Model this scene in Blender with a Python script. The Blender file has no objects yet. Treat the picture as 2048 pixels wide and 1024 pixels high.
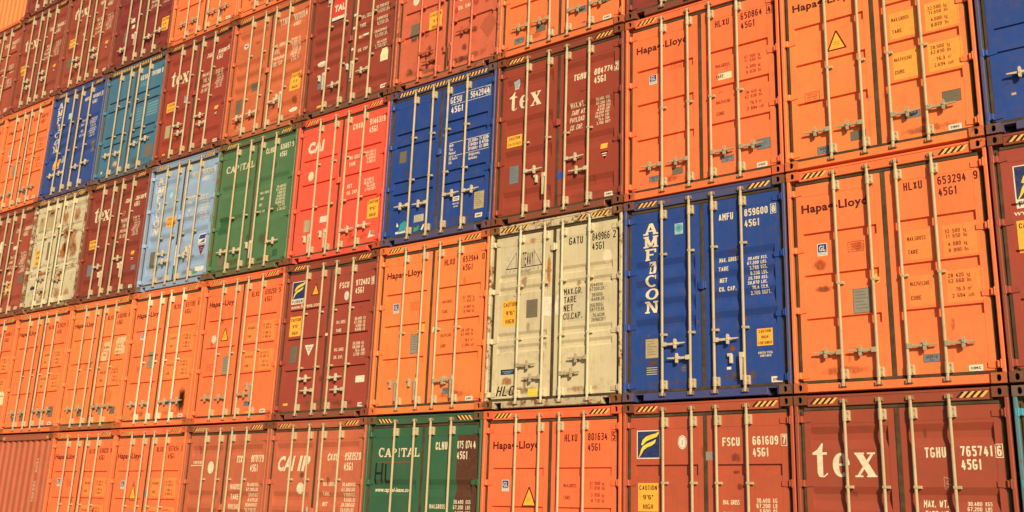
import bpy, bmesh, math, random
from mathutils import Vector, Matrix
R = math.radians
rng = random.Random(7)
S = bpy.context.scene
COL = S.collection

# ------------------------------------------------------------------ camera, sky, sun, exposure
SX, SZ = 2.4684, 2.93                     # stack pitch (width, height)
cam_d = bpy.data.cameras.new('camera'); cam = bpy.data.objects.new('camera', cam_d); COL.objects.link(cam)
yaw, pit, rol = -0.6514, 0.2634, 0.036
fw = Vector((math.sin(yaw)*math.cos(pit), math.cos(yaw)*math.cos(pit), math.sin(pit)))
rt = Vector((math.cos(yaw), -math.sin(yaw), 0)); up = rt.cross(fw)
r2 = math.cos(rol)*rt + math.sin(rol)*up; u2 = -math.sin(rol)*rt + math.cos(rol)*up
M = Matrix((r2, u2, -fw)).transposed().to_4x4()
M.translation = Vector((2.2897, -12.1159, SZ-1.7164)); cam.matrix_world = M
cam_d.sensor_width = 36; cam_d.lens = 2012.04/2048*36; cam_d.clip_start = .1; cam_d.clip_end = 2000
cam_d.dof.use_dof = True; cam_d.dof.focus_distance = 14.0; cam_d.dof.aperture_fstop = 2.0
S.camera = cam
AZ, EL = R(47), R(24)                     # sun to the right of the viewer, low
sd = Vector((math.sin(AZ)*math.cos(EL), -math.cos(AZ)*math.cos(EL), math.sin(EL)))
sl = bpy.data.lights.new('sun', 'SUN'); sl.energy = 5.0; sl.angle = R(.5); sl.color = (1, .79, .51)
so = bpy.data.objects.new('sun', sl); COL.objects.link(so)
so.rotation_euler = (-sd).to_track_quat('-Z', 'Y').to_euler(); so.location = sd*60
W = bpy.data.worlds.new('World'); S.world = W; W.use_nodes = True
nt = W.node_tree; bg = nt.nodes['Background']; sk = nt.nodes.new('ShaderNodeTexSky')
sk.sky_type = 'NISHITA'; sk.sun_disc = False; sk.sun_elevation = EL; sk.sun_rotation = math.pi - AZ
sk.dust_density = 3.0
nt.links.new(sk.outputs[0], bg.inputs[0]); bg.inputs[1].default_value = .05
S.view_settings.view_transform = 'Standard'; S.view_settings.look = 'None'
S.view_settings.exposure = 0.25; S.view_settings.gamma = 1

# ------------------------------------------------------------------ materials
def nodes(name):
    m = bpy.data.materials.new(name); m.use_nodes = True
    return m, m.node_tree, m.node_tree.nodes, m.node_tree.links, m.node_tree.nodes['Principled BSDF']
def noise(N, L, vec, scale, detail=4, rough=.6):
    n = N.new('ShaderNodeTexNoise'); n.inputs['Scale'].default_value = scale
    n.inputs['Detail'].default_value = detail; n.inputs['Roughness'].default_value = rough
    L.new(vec, n.inputs['Vector']); return n.outputs['Fac']
def math_(N, L, op, a, b=None, clamp=False):
    n = N.new('ShaderNodeMath'); n.operation = op; n.use_clamp = clamp
    for i, x in enumerate((a, b)):
        if x is None: continue
        if isinstance(x, (int, float)): n.inputs[i].default_value = x
        else: L.new(x, n.inputs[i])
    return n.outputs[0]
def mix(N, L, f, a, b, mode='MIX'):
    n = N.new('ShaderNodeMix'); n.data_type = 'RGBA'; n.blend_type = mode
    for k, x in ((0, f), (6, a), (7, b)):
        if isinstance(x, (int, float)): n.inputs[k].default_value = x
        elif isinstance(x, tuple): n.inputs[k].default_value = x
        else: L.new(x, n.inputs[k])
    return n.outputs[2]
def mrange(N, L, v, a, b, c=0., d=1.):
    n = N.new('ShaderNodeMapRange'); L.new(v, n.inputs[0])
    for i, x in enumerate((a, b, c, d)):
        if isinstance(x, (int, float)): n.inputs[i+1].default_value = x
        else: L.new(x, n.inputs[i+1])
    return n.outputs[0]
def coords(N, L):
    tc = N.new('ShaderNodeTexCoord'); oi = N.new('ShaderNodeObjectInfo')
    cx = N.new('ShaderNodeCombineXYZ')
    for i, k in enumerate((37., 91., 53.)): L.new(math_(N, L, 'MULTIPLY', oi.outputs['Random'], k), cx.inputs[i])
    va = N.new('ShaderNodeVectorMath'); va.operation = 'ADD'
    L.new(tc.outputs['Object'], va.inputs[0]); L.new(cx.outputs[0], va.inputs[1])
    return tc, oi, va.outputs[0]
def steel(name):
    """painted corten: colour and rust amount come from the object's own colour"""
    m, t, N, L, P = nodes(name)
    tc, oi, v = coords(N, L)
    col, rust = oi.outputs['Color'], oi.outputs['Alpha']
    big = noise(N, L, v, 1.3, 5, .65)
    c = mix(N, L, 1., col, mix(N, L, big, (.80, .78, .76, 1), (1.16, 1.17, 1.18, 1)), 'MULTIPLY')
    mp = N.new('ShaderNodeMapping'); mp.inputs['Scale'].default_value = (11, 11, .7); L.new(v, mp.inputs[0])
    st = noise(N, L, mp.outputs[0], 1.6, 5, .7)
    c = mix(N, L, math_(N, L, 'MULTIPLY', mrange(N, L, st, .52, .80), .26), c, (.13, .075, .035, 1))
    gr = noise(N, L, v, 5.5, 8, .72)
    c = mix(N, L, math_(N, L, 'MULTIPLY', mrange(N, L, gr, .52, .72), .30), c, (.10, .062, .034, 1))
    fi = noise(N, L, v, 7, 10, .78)
    th = math_(N, L, 'SUBTRACT', .80, math_(N, L, 'MULTIPLY', rust, .42))
    rm = mrange(N, L, fi, th, math_(N, L, 'ADD', th, .05))
    rc = mix(N, L, noise(N, L, v, 38, 4), (.055, .022, .010, 1), (.26, .10, .034, 1))
    c = mix(N, L, rm, c, rc)
    scr = noise(N, L, v, 60, 3, .6)
    c = mix(N, L, math_(N, L, 'MULTIPLY', mrange(N, L, scr, .68, .76), .10), c, (.6, .52, .42, 1))
    L.new(c, P.inputs['Base Color'])
    rg = math_(N, L, 'ADD', mrange(N, L, gr, .3, .75, .42, .68), math_(N, L, 'MULTIPLY', rm, .22), True)
    L.new(rg, P.inputs['Roughness']); P.inputs['Specular IOR Level'].default_value = .35
    b1 = N.new('ShaderNodeBump'); b1.inputs['Strength'].default_value = .5; b1.inputs['Distance'].default_value = .012
    dn = noise(N, L, v, 2.6, 2, .5); L.new(dn, b1.inputs['Height'])
    b2 = N.new('ShaderNodeBump'); b2.inputs['Strength'].default_value = .35; b2.inputs['Distance'].default_value = .003
    L.new(math_(N, L, 'ADD', gr, math_(N, L, 'MULTIPLY', rm, .8)), b2.inputs['Height']); L.new(b1.outputs[0], b2.inputs['Normal'])
    L.new(b2.outputs[0], P.inputs['Normal'])
    return m
STEEL = steel('painted steel')
def plain(name, c, rough=.6, amt=.3, dirt=(.10, .065, .035, 1), scale=9., spec=.3):
    m, t, N, L, P = nodes(name)
    tc, oi, v = coords(N, L)
    n1 = noise(N, L, v, scale, 8, .7)
    cc = mix(N, L, math_(N, L, 'MULTIPLY', mrange(N, L, n1, .42, .72), amt), (*c, 1), dirt)
    n2 = noise(N, L, v, 2.2, 3)
    cc = mix(N, L, 1., cc, mix(N, L, n2, (.84, .83, .82, 1), (1.12, 1.12, 1.12, 1)), 'MULTIPLY')
    L.new(cc, P.inputs['Base Color']); P.inputs['Roughness'].default_value = rough
    P.inputs['Specular IOR Level'].default_value = spec
    b = N.new('ShaderNodeBump'); b.inputs['Strength'].default_value = .25; b.inputs['Distance'].default_value = .002
    L.new(n1, b.inputs['Height']); L.new(b.outputs[0], P.inputs['Normal'])
    return m
RUBBER = plain('door gasket rubber', (.050, .035, .019), .85, .55, (.15, .105, .055, 1), 4)
HOLE_SHADE = plain('painted hollow shade', (.008, .006, .005), .9, 0)  # near-black colour paints in the shade inside casting holes and sill notches
DECAL = {
 'white': (.72, .68, .58), 'cream': (.72, .65, .48), 'black': (.016, .010, .008), 'brownblack': (.065, .011, .007), 'yellow': (.84, .42, .035),
 'tapeyellow': (.84, .47, .13), 'paleyellow': (.84, .62, .06), 'blue': (.015, .05, .24), 'skyblue': (.16, .42, .58), 'teal': (.03, .30, .38),
 'red': (.52, .03, .018), 'grey': (.26, .26, .22), 'darkgrey': (.11, .10, .07), 'bluegrey': (.15, .20, .25),
 'green': (.04, .32, .10), 'ochre': (.88, .44, .05), 'navy': (.010, .018, .075), 'brown': (.085, .030, .018), 'line': (.30, .055, .012),
 'fadedwhite': (.50, .36, .30), 'brightblue': (.01, .09, .5), 'tan': (.42, .36, .22), 'deepgreen': (.010, .055, .026), 'glue': (.30, .24, .13),
 'deepblue': (.010, .022, .20), 'lightpatch': (.80, .70, .44)}
_dm = {}
def decal(k):
    if k not in _dm: _dm[k] = plain('decal ' + k, DECAL[k], .55, .34 if k not in ('black', 'brownblack') else .12, (.16, .10, .055, 1), 16)
    return _dm[k]
def stain_mat():
    m, t, N, L, P = nodes('stain')
    tc, oi, v = coords(N, L)
    sep = N.new('ShaderNodeSeparateXYZ'); L.new(tc.outputs['Generated'], sep.inputs[0])
    sq = lambda o: math_(N, L, 'POWER', math_(N, L, 'ABSOLUTE', math_(N, L, 'SUBTRACT', o, .5)), 2.2)
    e = mrange(N, L, math_(N, L, 'POWER', math_(N, L, 'ADD', sq(sep.outputs[0]), sq(sep.outputs[2])), .4545), .5, .16)
    mp = N.new('ShaderNodeMapping'); mp.inputs['Scale'].default_value = (1, 1, .45); L.new(v, mp.inputs[0])
    n = noise(N, L, mp.outputs[0], 11, 9, .78)
    a = mrange(N, L, math_(N, L, 'ADD', n, math_(N, L, 'MULTIPLY', math_(N, L, 'SUBTRACT', e, 1.), .40)), .34, .54)
    n2 = noise(N, L, v, 26, 5, .7)
    c = mix(N, L, 1., oi.outputs['Color'], mix(N, L, n2, (.5, .45, .42, 1), (1.5, 1.4, 1.3, 1)), 'MULTIPLY')
    L.new(c, P.inputs['Base Color']); P.inputs['Roughness'].default_value = .85; P.inputs['Specular IOR Level'].default_value = .1
    L.new(math_(N, L, 'MULTIPLY', a, oi.outputs['Alpha']), P.inputs['Alpha'])
    return m
STAIN = stain_mat()
def ground_mat():
    m, t, N, L, P = nodes('quay concrete')
    tc, oi, v = coords(N, L)
    a = noise(N, L, v, .25, 6); b = noise(N, L, v, 9, 8, .7)
    c = mix(N, L, a, (.17, .155, .13, 1), (.30, .28, .24, 1))
    c = mix(N, L, math_(N, L, 'MULTIPLY', b, .5), c, (.11, .10, .085, 1))
    L.new(c, P.inputs['Base Color']); P.inputs['Roughness'].default_value = .85
    bm = N.new('ShaderNodeBump'); bm.inputs['Distance'].default_value = .01; L.new(b, bm.inputs['Height']); L.new(bm.outputs[0], P.inputs['Normal'])
    return m

# ------------------------------------------------------------------ mesh helpers
class MB:
    def __init__(s): s.v = []; s.f = []; s.m = []
    def face(s, pts, mi=0):
        n = len(s.v); s.v += [tuple(p) for p in pts]; s.f.append(tuple(range(n, n+len(pts)))); s.m.append(mi)
    def box(s, x0, x1, y0, y1, z0, z1, mi=0, skip=''):
        a = [(x0,y0,z0),(x1,y0,z0),(x1,y1,z0),(x0,y1,z0),(x0,y0,z1),(x1,y0,z1),(x1,y1,z1),(x0,y1,z1)]
        for k, q in (('b',(3,2,1,0)),('t',(4,5,6,7)),('f',(0,1,5,4)),('r',(1,2,6,5)),('k',(2,3,7,6)),('l',(3,0,4,7))):
            if k not in skip: s.face([a[i] for i in q], mi)
    def cbox(s, x0, x1, y0, y1, z0, z1, c=.006, mi=0):
        """box with its front edges chamfered"""
        o = [(x0,z0),(x1,z0),(x1,z1),(x0,z1)]; i = [(x0+c,z0+c),(x1-c,z0+c),(x1-c,z1-c),(x0+c,z1-c)]
        s.face([(x,y0,z) for x,z in i], mi)
        for k in range(4):
            n = (k+1) % 4
            s.face([(o[k][0],y0+c,o[k][1]),(o[n][0],y0+c,o[n][1]),(i[n][0],y0,i[n][1]),(i[k][0],y0,i[k][1])], mi)
            s.face([(o[k][0],y1,o[k][1]),(o[n][0],y1,o[n][1]),(o[n][0],y0+c,o[n][1]),(o[k][0],y0+c,o[k][1])], mi)
    def prism(s, poly, y0, y1, mi=0):
        """poly (x,z) counter-clockwise seen from the front, y0 front"""
        s.face([(x,y0,z) for x,z in poly], mi)
        for k in range(len(poly)):
            (ax,az),(bx,bz) = poly[k], poly[(k+1) % len(poly)]
            s.face([(ax,y1,az),(bx,y1,bz),(bx,y0,bz),(ax,y0,az)], mi)
    def tube(s, x, y, z0, z1, r, n=10, mi=0, caps=True):
        c = [(x+r*math.cos(2*math.pi*k/n), y+r*math.sin(2*math.pi*k/n)) for k in range(n)]
        for k in range(n):
            a, b = c[k], c[(k+1) % n]; s.face([(*a,z0),(*b,z0),(*b,z1),(*a,z1)], mi)
        if caps: s.face([(*p,z1) for p in c], mi); s.face([(*p,z0) for p in reversed(c)], mi)
    def mesh(s, name, mats):
        me = bpy.data.meshes.new(name); me.from_pydata(s.v, [], s.f)
        for m in mats: me.materials.append(m)
        if len(mats) > 1: me.polygons.foreach_set('material_index', s.m)
        me.update(); return me
def link(name, me, parent=None, color=(1,1,1,0), loc=None):
    o = bpy.data.objects.new(name, me); COL.objects.link(o); o.parent = parent; o.color = color
    if loc is not None: o.location = loc
    return o

# ------------------------------------------------------------------ container dimensions (local: x centre, y 0 = front of castings, z up)
CW, CH, CL = 2.438, 2.896, 12.19
HW = CW/2
PW, GAP = .044, .060                       # corner post face, gasket gap
DX0, DX1 = -HW+PW+GAP, -.032               # left leaf
DZ0, DZ1 = CH-2.742, CH-.190
FY = .052                                  # outer face of the doors
STILE_O, STILE_C, RAIL = .075, .075, .155
def profile(bands):
    """bands: (v_top, height, depth, slope_top, slope_bottom) -> [(v, depth)]"""
    p = [(.190, 0.), (.190+RAIL, 0.), (.190+RAIL+.001, .003)]
    for vt, h, d, a, b in bands:
        p += [(vt, .003), (vt+a, d), (vt+h-b, d), (vt+h, .003)]
    p += [(2.742-RAIL*.6-.001, .003), (2.742-RAIL*.6, 0.), (2.742, 0.)]
    return p
def depth_at(prof, v):
    if v <= prof[0][0] or v >= prof[-1][0]: return 0.
    for (a, da), (b, db) in zip(prof, prof[1:]):
        if a <= v <= b: return da if b-a < 1e-6 else da+(db-da)*(v-a)/(b-a)
    return 0.
def panel_x(side):                         # recessed panel limits per leaf
    return (DX0+STILE_O, DX1-STILE_C) if side < 0 else (-DX1+STILE_C, -DX0-STILE_O)
_cache = {}
def cached(key, fn):
    if key not in _cache: _cache[key] = fn()
    return _cache[key]
def door_mesh(side, prof):
    m = MB(); x0, x1 = (DX0, DX1) if side < 0 else (-DX1, -DX0)
    p0, p1 = panel_x(side)
    m.face([(x0,FY,DZ0),(p0,FY,DZ0),(p0,FY,DZ1),(x0,FY,DZ1)]); m.face([(p1,FY,DZ0),(x1,FY,DZ0),(x1,FY,DZ1),(p1,FY,DZ1)])
    for (va, da), (vb, db) in zip(prof, prof[1:]):
        za, zb = CH-va, CH-vb
        m.face([(p0,FY+db,zb),(p1,FY+db,zb),(p1,FY+da,za),(p0,FY+da,za)])
        if max(da, db) > 1e-5:
            for x, s in ((p0, 1), (p1, -1)):
                q = [(x,FY,zb),(x,FY+db,zb),(x,FY+da,za),(x,FY,za)]
                q = [c for i, c in enumerate(q) if c not in q[:i]]
                if len(q) > 2: m.face(q if s > 0 else q[::-1])
    for a, b in (((x0,DZ0),(x0,DZ1)),((x1,DZ1),(x1,DZ0)),((x1,DZ0),(x0,DZ0)),((x0,DZ1),(x1,DZ1))):
        m.face([(b[0],FY,b[1]),(b[0],FY+.05,b[1]),(a[0],FY+.05,a[1]),(a[0],FY,a[1])])
    return m.mesh('door', [STEEL])
CASX, CASZ = .162, .118
def casting_mesh():
    m = MB(); n = 16; hx, hz = .025, .040
    y = -.003
    def rect(t):
        c, s = math.cos(t), math.sin(t); k = 1/max(abs(c)/(CASX/2), abs(s)/(CASZ/2)); return (c*k, s*k)
    ts = [2*math.pi*k/n for k in range(n)] + [math.atan2(CASZ*sz, CASX*sx) % (2*math.pi) for sx in (1,-1) for sz in (1,-1)]
    ts = sorted(ts)
    o = [rect(t) for t in ts]; i = [(hx*math.cos(t), hz*math.copysign(abs(math.sin(t))**.8, math.sin(t))) for t in ts]
    for k in range(len(ts)):
        j = (k+1) % len(ts)
        m.face([(o[k][0],y,o[k][1]),(o[j][0],y,o[j][1]),(i[j][0],y,i[j][1]),(i[k][0],y,i[k][1])][::-1])
        m.face([(i[k][0],y,i[k][1]),(i[j][0],y,i[j][1]),(i[j][0],y+.03,i[j][1]),(i[k][0],y+.03,i[k][1])][::-1])
        m.face([(i[k][0],y+.03,i[k][1]),(i[j][0],y+.03,i[j][1]),(i[j][0],y+.10,i[j][1]),(i[k][0],y+.10,i[k][1])][::-1], 1)
    m.face([(p[0],y+.10,p[1]) for p in i], 1)
    m.box(-CASX/2, CASX/2, y, .178, -CASZ/2, CASZ/2, 0, 'f')
    return m.mesh('corner_casting', [STEEL, HOLE_SHADE])
def frame_mesh(corr):
    m = MB(); ci = HW-CASX
    for s in (-1, 1):
        a, b = sorted((s*HW, s*(HW-PW)))
        m.cbox(a, b, 0, .13, CASZ, CH-CASZ, .008)
        a, b = sorted((s*(HW-PW), s*(HW-PW-GAP-.02)))
        m.box(a, b, .085, .13, CASZ, CH-CASZ)
    m.cbox(-ci, ci, .022, .12, CH-.140, CH-.006, .006)
    m.box(-ci, ci, .016, .022, CH-.030, CH-.004)      # rain lip
    return m.mesh('frame', [STEEL])
def sill_mesh(notch):
    m = MB(); ci = HW-CASX; zt = .108
    if not notch: m.cbox(-ci, ci, .020, .12, .006, zt, .006)
    else:
        e = ci-.155
        m.cbox(-e, e, .020, .12, .004, zt, .006)
        for s in (-1, 1):
            a, b = sorted((s*e, s*(ci-.025))); m.box(a, b, .022, .12, .088, zt)
            m.box(a, b, .11, .115, .0, .088, 1)  # black back plate: shade of the notch put into its colour
            a, b = sorted((s*(ci-.025), s*ci)); m.box(a, b, .012, .12, .0, zt)
    return m.mesh('sill', [STEEL, HOLE_SHADE])
def gasket_mesh():
    m = MB(); y = FY+.006
    for k in (-1, 1):
        a, b = sorted((k*(HW-PW), k*-DX0)); m.box(a, b, y+.010, .1, CASZ-.006, CH-.14, 0, 'k')
        a, b = sorted((k*(HW-PW-.022), k*-DX0)); m.cbox(a, b, y-.004, y+.010, DZ0, DZ1, .004)
    m.cbox(DX1+.001, -DX1-.001, y-.006, .1, DZ0-.02, DZ1+.02, .008)
    m.cbox(DX0, -DX0, y-.012, .1, DZ1+.001, CH-.141, .008)
    m.cbox(DX0, -DX0, y-.012, .1, .109, DZ0-.001, .008)
    return m.mesh('gasket', [RUBBER])
def hinge_mesh():
    """left-hand hinge: blade on the leaf, knuckle, lugs on the post"""
    m = MB(); x = DX0
    m.prism([(x-.02,-.042),(x+.085,-.032),(x+.085,.032),(x-.02,.042)], FY-.012, FY)
    m.cbox(-HW+PW-.010, x-.012, .012, .07, -.041, .041, .010)
    m.cbox(-HW+.008, -HW+PW-.010, -.003, .02, -.046, .046, .005)
    m.tube(-HW+PW, .010, -.050, .050, .012, 8)
    return m.mesh('hinge', [STEEL])
BY = .006                                  # lock rod axis
def bar_mesh(guides):
    m = MB()
    m.tube(0, BY, .085, 2.81, .0192, 12)
    for z0, z1 in ((CH-.33, CH-.195), (CH-2.755, CH-2.625)):
        m.tube(0, BY, z0, z1, .026, 10)
        m.cbox(-.012, .062, BY+.004, FY, z0+.006, z1-.006, .006)
        for k in (.25, .75): m.tube(.046, BY, z0+(z1-z0)*k-.008, z0+(z1-z0)*k+.008, .008, 6)
    for v in guides:
        z = CH-v; m.cbox(-.022, .022, BY-.021, FY, z-.016, z+.016, .004); m.cbox(.022, .062, BY+.012, FY, z-.017, z+.017, .004)
    for z, s in ((CH-.085, 1), (.075, -1)):
        m.cbox(-.017, .017, BY-.022, .03, min(z-.03*s, z+.022*s), max(z-.03*s, z+.022*s), .005)
    return m.mesh('locking_bar', [STEEL])
def keeper_mesh():
    m = MB()
    m.prism([(-.034,-.014),(.034,-.014),(.028,.010),(-.028,.010)], BY-.012, .022)
    for q in (-1, 1): m.prism([(q*.036-.009,-.024),(q*.036+.009,-.024),(q*.033+.007,.022),(q*.033-.007,.022)], -.006, .022)
    return m.mesh('cam_keeper', [STEEL])
def handle_mesh(mode):
    """mode R / L: handle swung to the right / left of its bar; H: hanging loose along the bar; hub keeps its place"""
    m = MB(); d = -1 if mode == 'L' else 1
    def q(pts): return [(d*x, z) for x, z in pts] if d > 0 else [(d*x, z) for x, z in pts][::-1]
    hub = .20
    if mode == 'H':
        m.prism([(-.050,-.33),(-.026,-.33),(-.018,-.02),(-.060,-.02)], BY-.03, BY-.014)
        m.cbox(-.062, .0, BY-.034, BY+.012, -.04, .03, .005)
        ox, oz = .0, .0; hub = -.20
        m.cbox(hub-.018, hub+.022, BY+.005, FY, -.10, .02, .006); m.cbox(hub-.05, hub+.01, BY+.01, FY, -.01, .035, .006)
    else:
        m.prism(q([(.0,-.032),(.066,-.028),(.066,.028),(.0,.032)]), BY-.026, BY+.010)
        m.prism(q([(.066,-.014),(.20,-.018),(.20,.015),(.066,.014)]), BY-.016, BY+.004)
        m.prism(q([(.20,-.016),(.345,-.001),(.345,.014),(.20,.015)]), BY-.012, BY+.006)
        a, b = sorted((d*(hub-.017), d*(hub+.017)))
        m.prism([(a+.006,-.066),(b-.006,-.066),(b,-.045),(b,.045),(b-.006,.066),(a+.006,.066),(a,.045),(a,-.045)], BY-.024, BY+.012)
        a, b = sorted((d*(hub-.026), d*(hub+.028))); m.cbox(a, b, BY+.012, FY, -.026, .028, .004)
        m.cbox(a+.01, b-.01, BY-.03, BY+.01, -.012, .012, .004)
    return m.mesh('handle', [STEEL])
def tape_mesh(spans, lean):
    m = MB()
    for x0, x1 in spans:
        z0, z1, y = CH-.110, CH-.042, .020
        sh = .066*lean; p = .036; x = x0+max(0, -sh); k = 0
        while x + p + max(sh, 0) <= x1:
            m.face([(x,y,z0),(x+p,y,z0),(x+p+sh,y,z1),(x+sh,y,z1)], k % 2); x += p; k += 1
    return m.mesh('hazard_tape', [decal('black'), decal('tapeyellow')])
def shell_mesh():
    """corrugated side walls, roof, floor beams"""
    m = MB(); n = 44; y0, y1 = .14, CL-.1
    pr = []
    st = (y1-y0)/n
    for k in range(n):
        y = y0+k*st; pr += [(y, 0), (y+st*.25, 0), (y+st*.5, .034), (y+st*.75, .034)]
    pr.append((y1, 0))
    for s in (-1, 1):
        for (ya, da), (yb, db) in zip(pr, pr[1:]):
            xa, xb = s*(HW-.012-da), s*(HW-.012-db)
            q = [(xa,ya,.16),(xb,yb,.16),(xb,yb,CH-.06),(xa,ya,CH-.06)]
            m.face(q if s > 0 else q[::-1])
        a, b = sorted((s*HW, s*(HW-.06)))
        m.box(a, b, .18, CL-.18, CH-.065, CH-.012); m.box(a, b, .18, CL-.18, .015, .165)
    m.face([(-HW+.03,.1,CH-.02),(HW-.03,.1,CH-.02),(HW-.03,CL,CH-.02),(-HW+.03,CL,CH-.02)])
    m.face([(-HW+.03,.125,.13),(-HW+.03,CL,.13),(HW-.03,CL,.13),(HW-.03,.125,.13)])
    m.box(-HW+.001, HW-.001, CL-.08, CL, CASZ, CH-CASZ)
    m.face([(-HW+.03,.128,.1),(HW-.03,.128,.1),(HW-.03,.128,CH-.1),(-HW+.03,.128,CH-.1)])
    return m.mesh('shell', [STEEL])
def endwall_mesh():
    m = MB(); n = 9; x0, x1 = -HW+PW, HW-PW; st = (x1-x0)/n; pr = []
    for k in range(n):
        x = x0+k*st; pr += [(x, .05), (x+st*.28, .05), (x+st*.5, .09), (x+st*.78, .09)]
    pr.append((x1, .05))
    for (a, ya), (b, yb) in zip(pr, pr[1:]): m.face([(a,ya,.1),(b,yb,.1),(b,yb,CH-.12),(a,ya,CH-.12)])
    return m.mesh('end_wall', [STEEL])

# ------------------------------------------------------------------ painted things that follow the door relief
_txt = {}
def glyphs(s, bold):
    k = (s, bold)
    if k not in _txt:
        cu = bpy.data.curves.new('t', 'FONT'); cu.body = s; cu.resolution_u = 2; cu.size = 1; cu.offset = bold; cu.space_character = 1.0 + bold*2
        ob = bpy.data.objects.new('t', cu); me = ob.to_mesh()
        vs = [(v.co.x, v.co.y) for v in me.vertices]; fs = [[vs[i] for i in p.vertices] for p in me.polygons]
        ob.to_mesh_clear(); bpy.data.objects.remove(ob); bpy.data.curves.remove(cu)
        _txt[k] = fs
    return _txt[k]
_h = glyphs('H', 0.); CAP = max(y for f in _h for x, y in f)
class Poly(list): sub = 0
_c, _d = .30, .13
_O = [(_c,0),(1-_c,0),(1,_d),(1,1-_d),(1-_c,1),(_c,1),(0,1-_d),(0,_d)]
_6 = [(.96,.86),(1-_c,1),(_c,1),(0,.87),(0,.13),(_c,0),(1-_c,0),(1,.13),(1,.44),(1-_c,.57),(.56,.57)]
_6b = [(.56,.57),(.06,.53)]
STROKES = {'0': [_O+['z']], '1': [[(.15,.80),(.6,1),(.6,0)]], '2': [[(0,.82),(.08,.94),(_c,1),(1-_c,1),(1,.88),(1,.70),(.06,.0),(1,0)]],
 '3': [[(0,.86),(_c,1),(1-_c,1),(1,.87),(1,.65),(.78,.53),(.36,.53)], [(.78,.53),(1,.41),(1,.13),(1-_c,0),(_c,0),(0,.14)]],
 '4': [[(.55,1),(.02,.27),(1,.27)], [(.74,0),(.74,.62)]], '5': [[(.95,1),(.08,1),(.03,.55),(.32,.62),(1-_c,.62),(1,.49),(1,.13),(1-_c,0),(_c,0),(0,.13)]],
 '6': [_6, _6b], '9': [[(1-x,1-y) for x, y in _6], [(1-x,1-y) for x, y in _6b]], '7': [[(0,1),(1,1),(.36,0)]],
 '8': [[(_c,.53),(1-_c,.53),(.95,.64),(.95,.88),(1-_c,1),(_c,1),(.05,.88),(.05,.64),'z'], [(_c,.53),(0,.41),(0,.13),(_c,0),(1-_c,0),(1,.13),(1,.41),(1-_c,.53)]],
 'A': [[(0,0),(.5,1),(1,0)], [(.2,.28),(.8,.28)]], 'B': [[(0,0),(0,1),(1-_c,1),(.95,.89),(.95,.65),(.80,.53),(1,.41),(1,.12),(1-_c,0),'z'], [(.02,.53),(.80,.53)]],
 'C': [[(1,.80),(1,.87),(1-_c,1),(_c,1),(0,.87),(0,.13),(_c,0),(1-_c,0),(1,.13),(1,.20)]], 'D': [[(0,0),(1-_c,0),(1,.14),(1,.86),(1-_c,1),(0,1),'z']],
 'E': [[(1,1),(0,1),(0,0),(1,0)], [(0,.53),(.8,.53)]], 'F': [[(1,1),(0,1),(0,0)], [(0,.53),(.8,.53)]],
 'G': [[(.98,.87),(1-_c,1),(_c,1),(0,.87),(0,.13),(_c,0),(1-_c,0),(1,.13),(1,.43),(.66,.43)]], 'H': [[(0,0),(0,1)], [(1,0),(1,1)], [(0,.52),(1,.52)]],
 'I': [[(.5,0),(.5,1)]], 'J': [[(1,1),(1,.13),(1-_c,0),(_c,0),(0,.13)]], 'K': [[(0,0),(0,1)], [(1,1),(.12,.48),(1,0)]], 'L': [[(0,1),(0,0),(1,0)]],
 'M': [[(0,0),(0,1),(.5,.38),(1,1),(1,0)]], 'N': [[(0,0),(0,1),(1,0),(1,1)]], 'O': [_O+['z']], 'P': [[(0,0),(0,1),(1-_c,1),(1,.88),(1,.60),(1-_c,.47),(.6,.47)], [(.6,.47),(.02,.47)]],
 'Q': [_O+['z'], [(.6,.25),(1,0)]], 'R': [[(0,0),(0,1),(1-_c,1),(1,.88),(1,.60),(1-_c,.48),(.6,.48)], [(.6,.48),(.02,.48)], [(.5,.45),(1,0)]],
 'S': [[(1,.84),(1-_c,1),(_c,1),(0,.87),(0,.66),(_c,.55),(1-_c,.48),(1,.36),(1,.13),(1-_c,0),(_c,0),(0,.16)]], 'T': [[(0,1),(1,1)], [(.5,0),(.5,1)]],
 'U': [[(0,1),(0,.13),(_c,0),(1-_c,0),(1,.13),(1,1)]], 'V': [[(0,1),(.5,0),(1,1)]], 'W': [[(0,1),(.25,0),(.5,.7),(.75,0),(1,1)]], 'X': [[(0,0),(1,1)], [(0,1),(1,0)]],
 'Y': [[(0,1),(.5,.48),(1,1)], [(.5,.48),(.5,0)]], 'Z': [[(0,1),(1,1),(0,0),(1,0)]], '.': [[(.5,0),(.5,.10)]], '-': [[(.1,.5),(.9,.5)]], "'": [[(.5,.75),(.5,1)]], '"': [[(.2,.75),(.2,1)], [(.8,.75),(.8,1)]], ' ': []}
CWID = {'G': 1.12, '1': .72, '.': .26, 'I': .26, "'": .26, ' ': .8, 'M': 1.22, 'W': 1.35, '"': .5}
def split_acute(paths):
    out = []
    for path in paths:
        if path[-1] == 'z': out.append(path); continue
        cur = [path[0]]
        for a, b, c in zip(path, path[1:], path[2:]):
            cur.append(b); d1 = (b[0]-a[0], 2*(b[1]-a[1])); d2 = (c[0]-b[0], 2*(c[1]-b[1]))
            if (d1[0]*d2[0]+d1[1]*d2[1]) < -.25*math.hypot(*d1)*math.hypot(*d2): out.append(cur); cur = [b]
        cur.append(path[-1]); out.append(cur)
    return out
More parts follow.
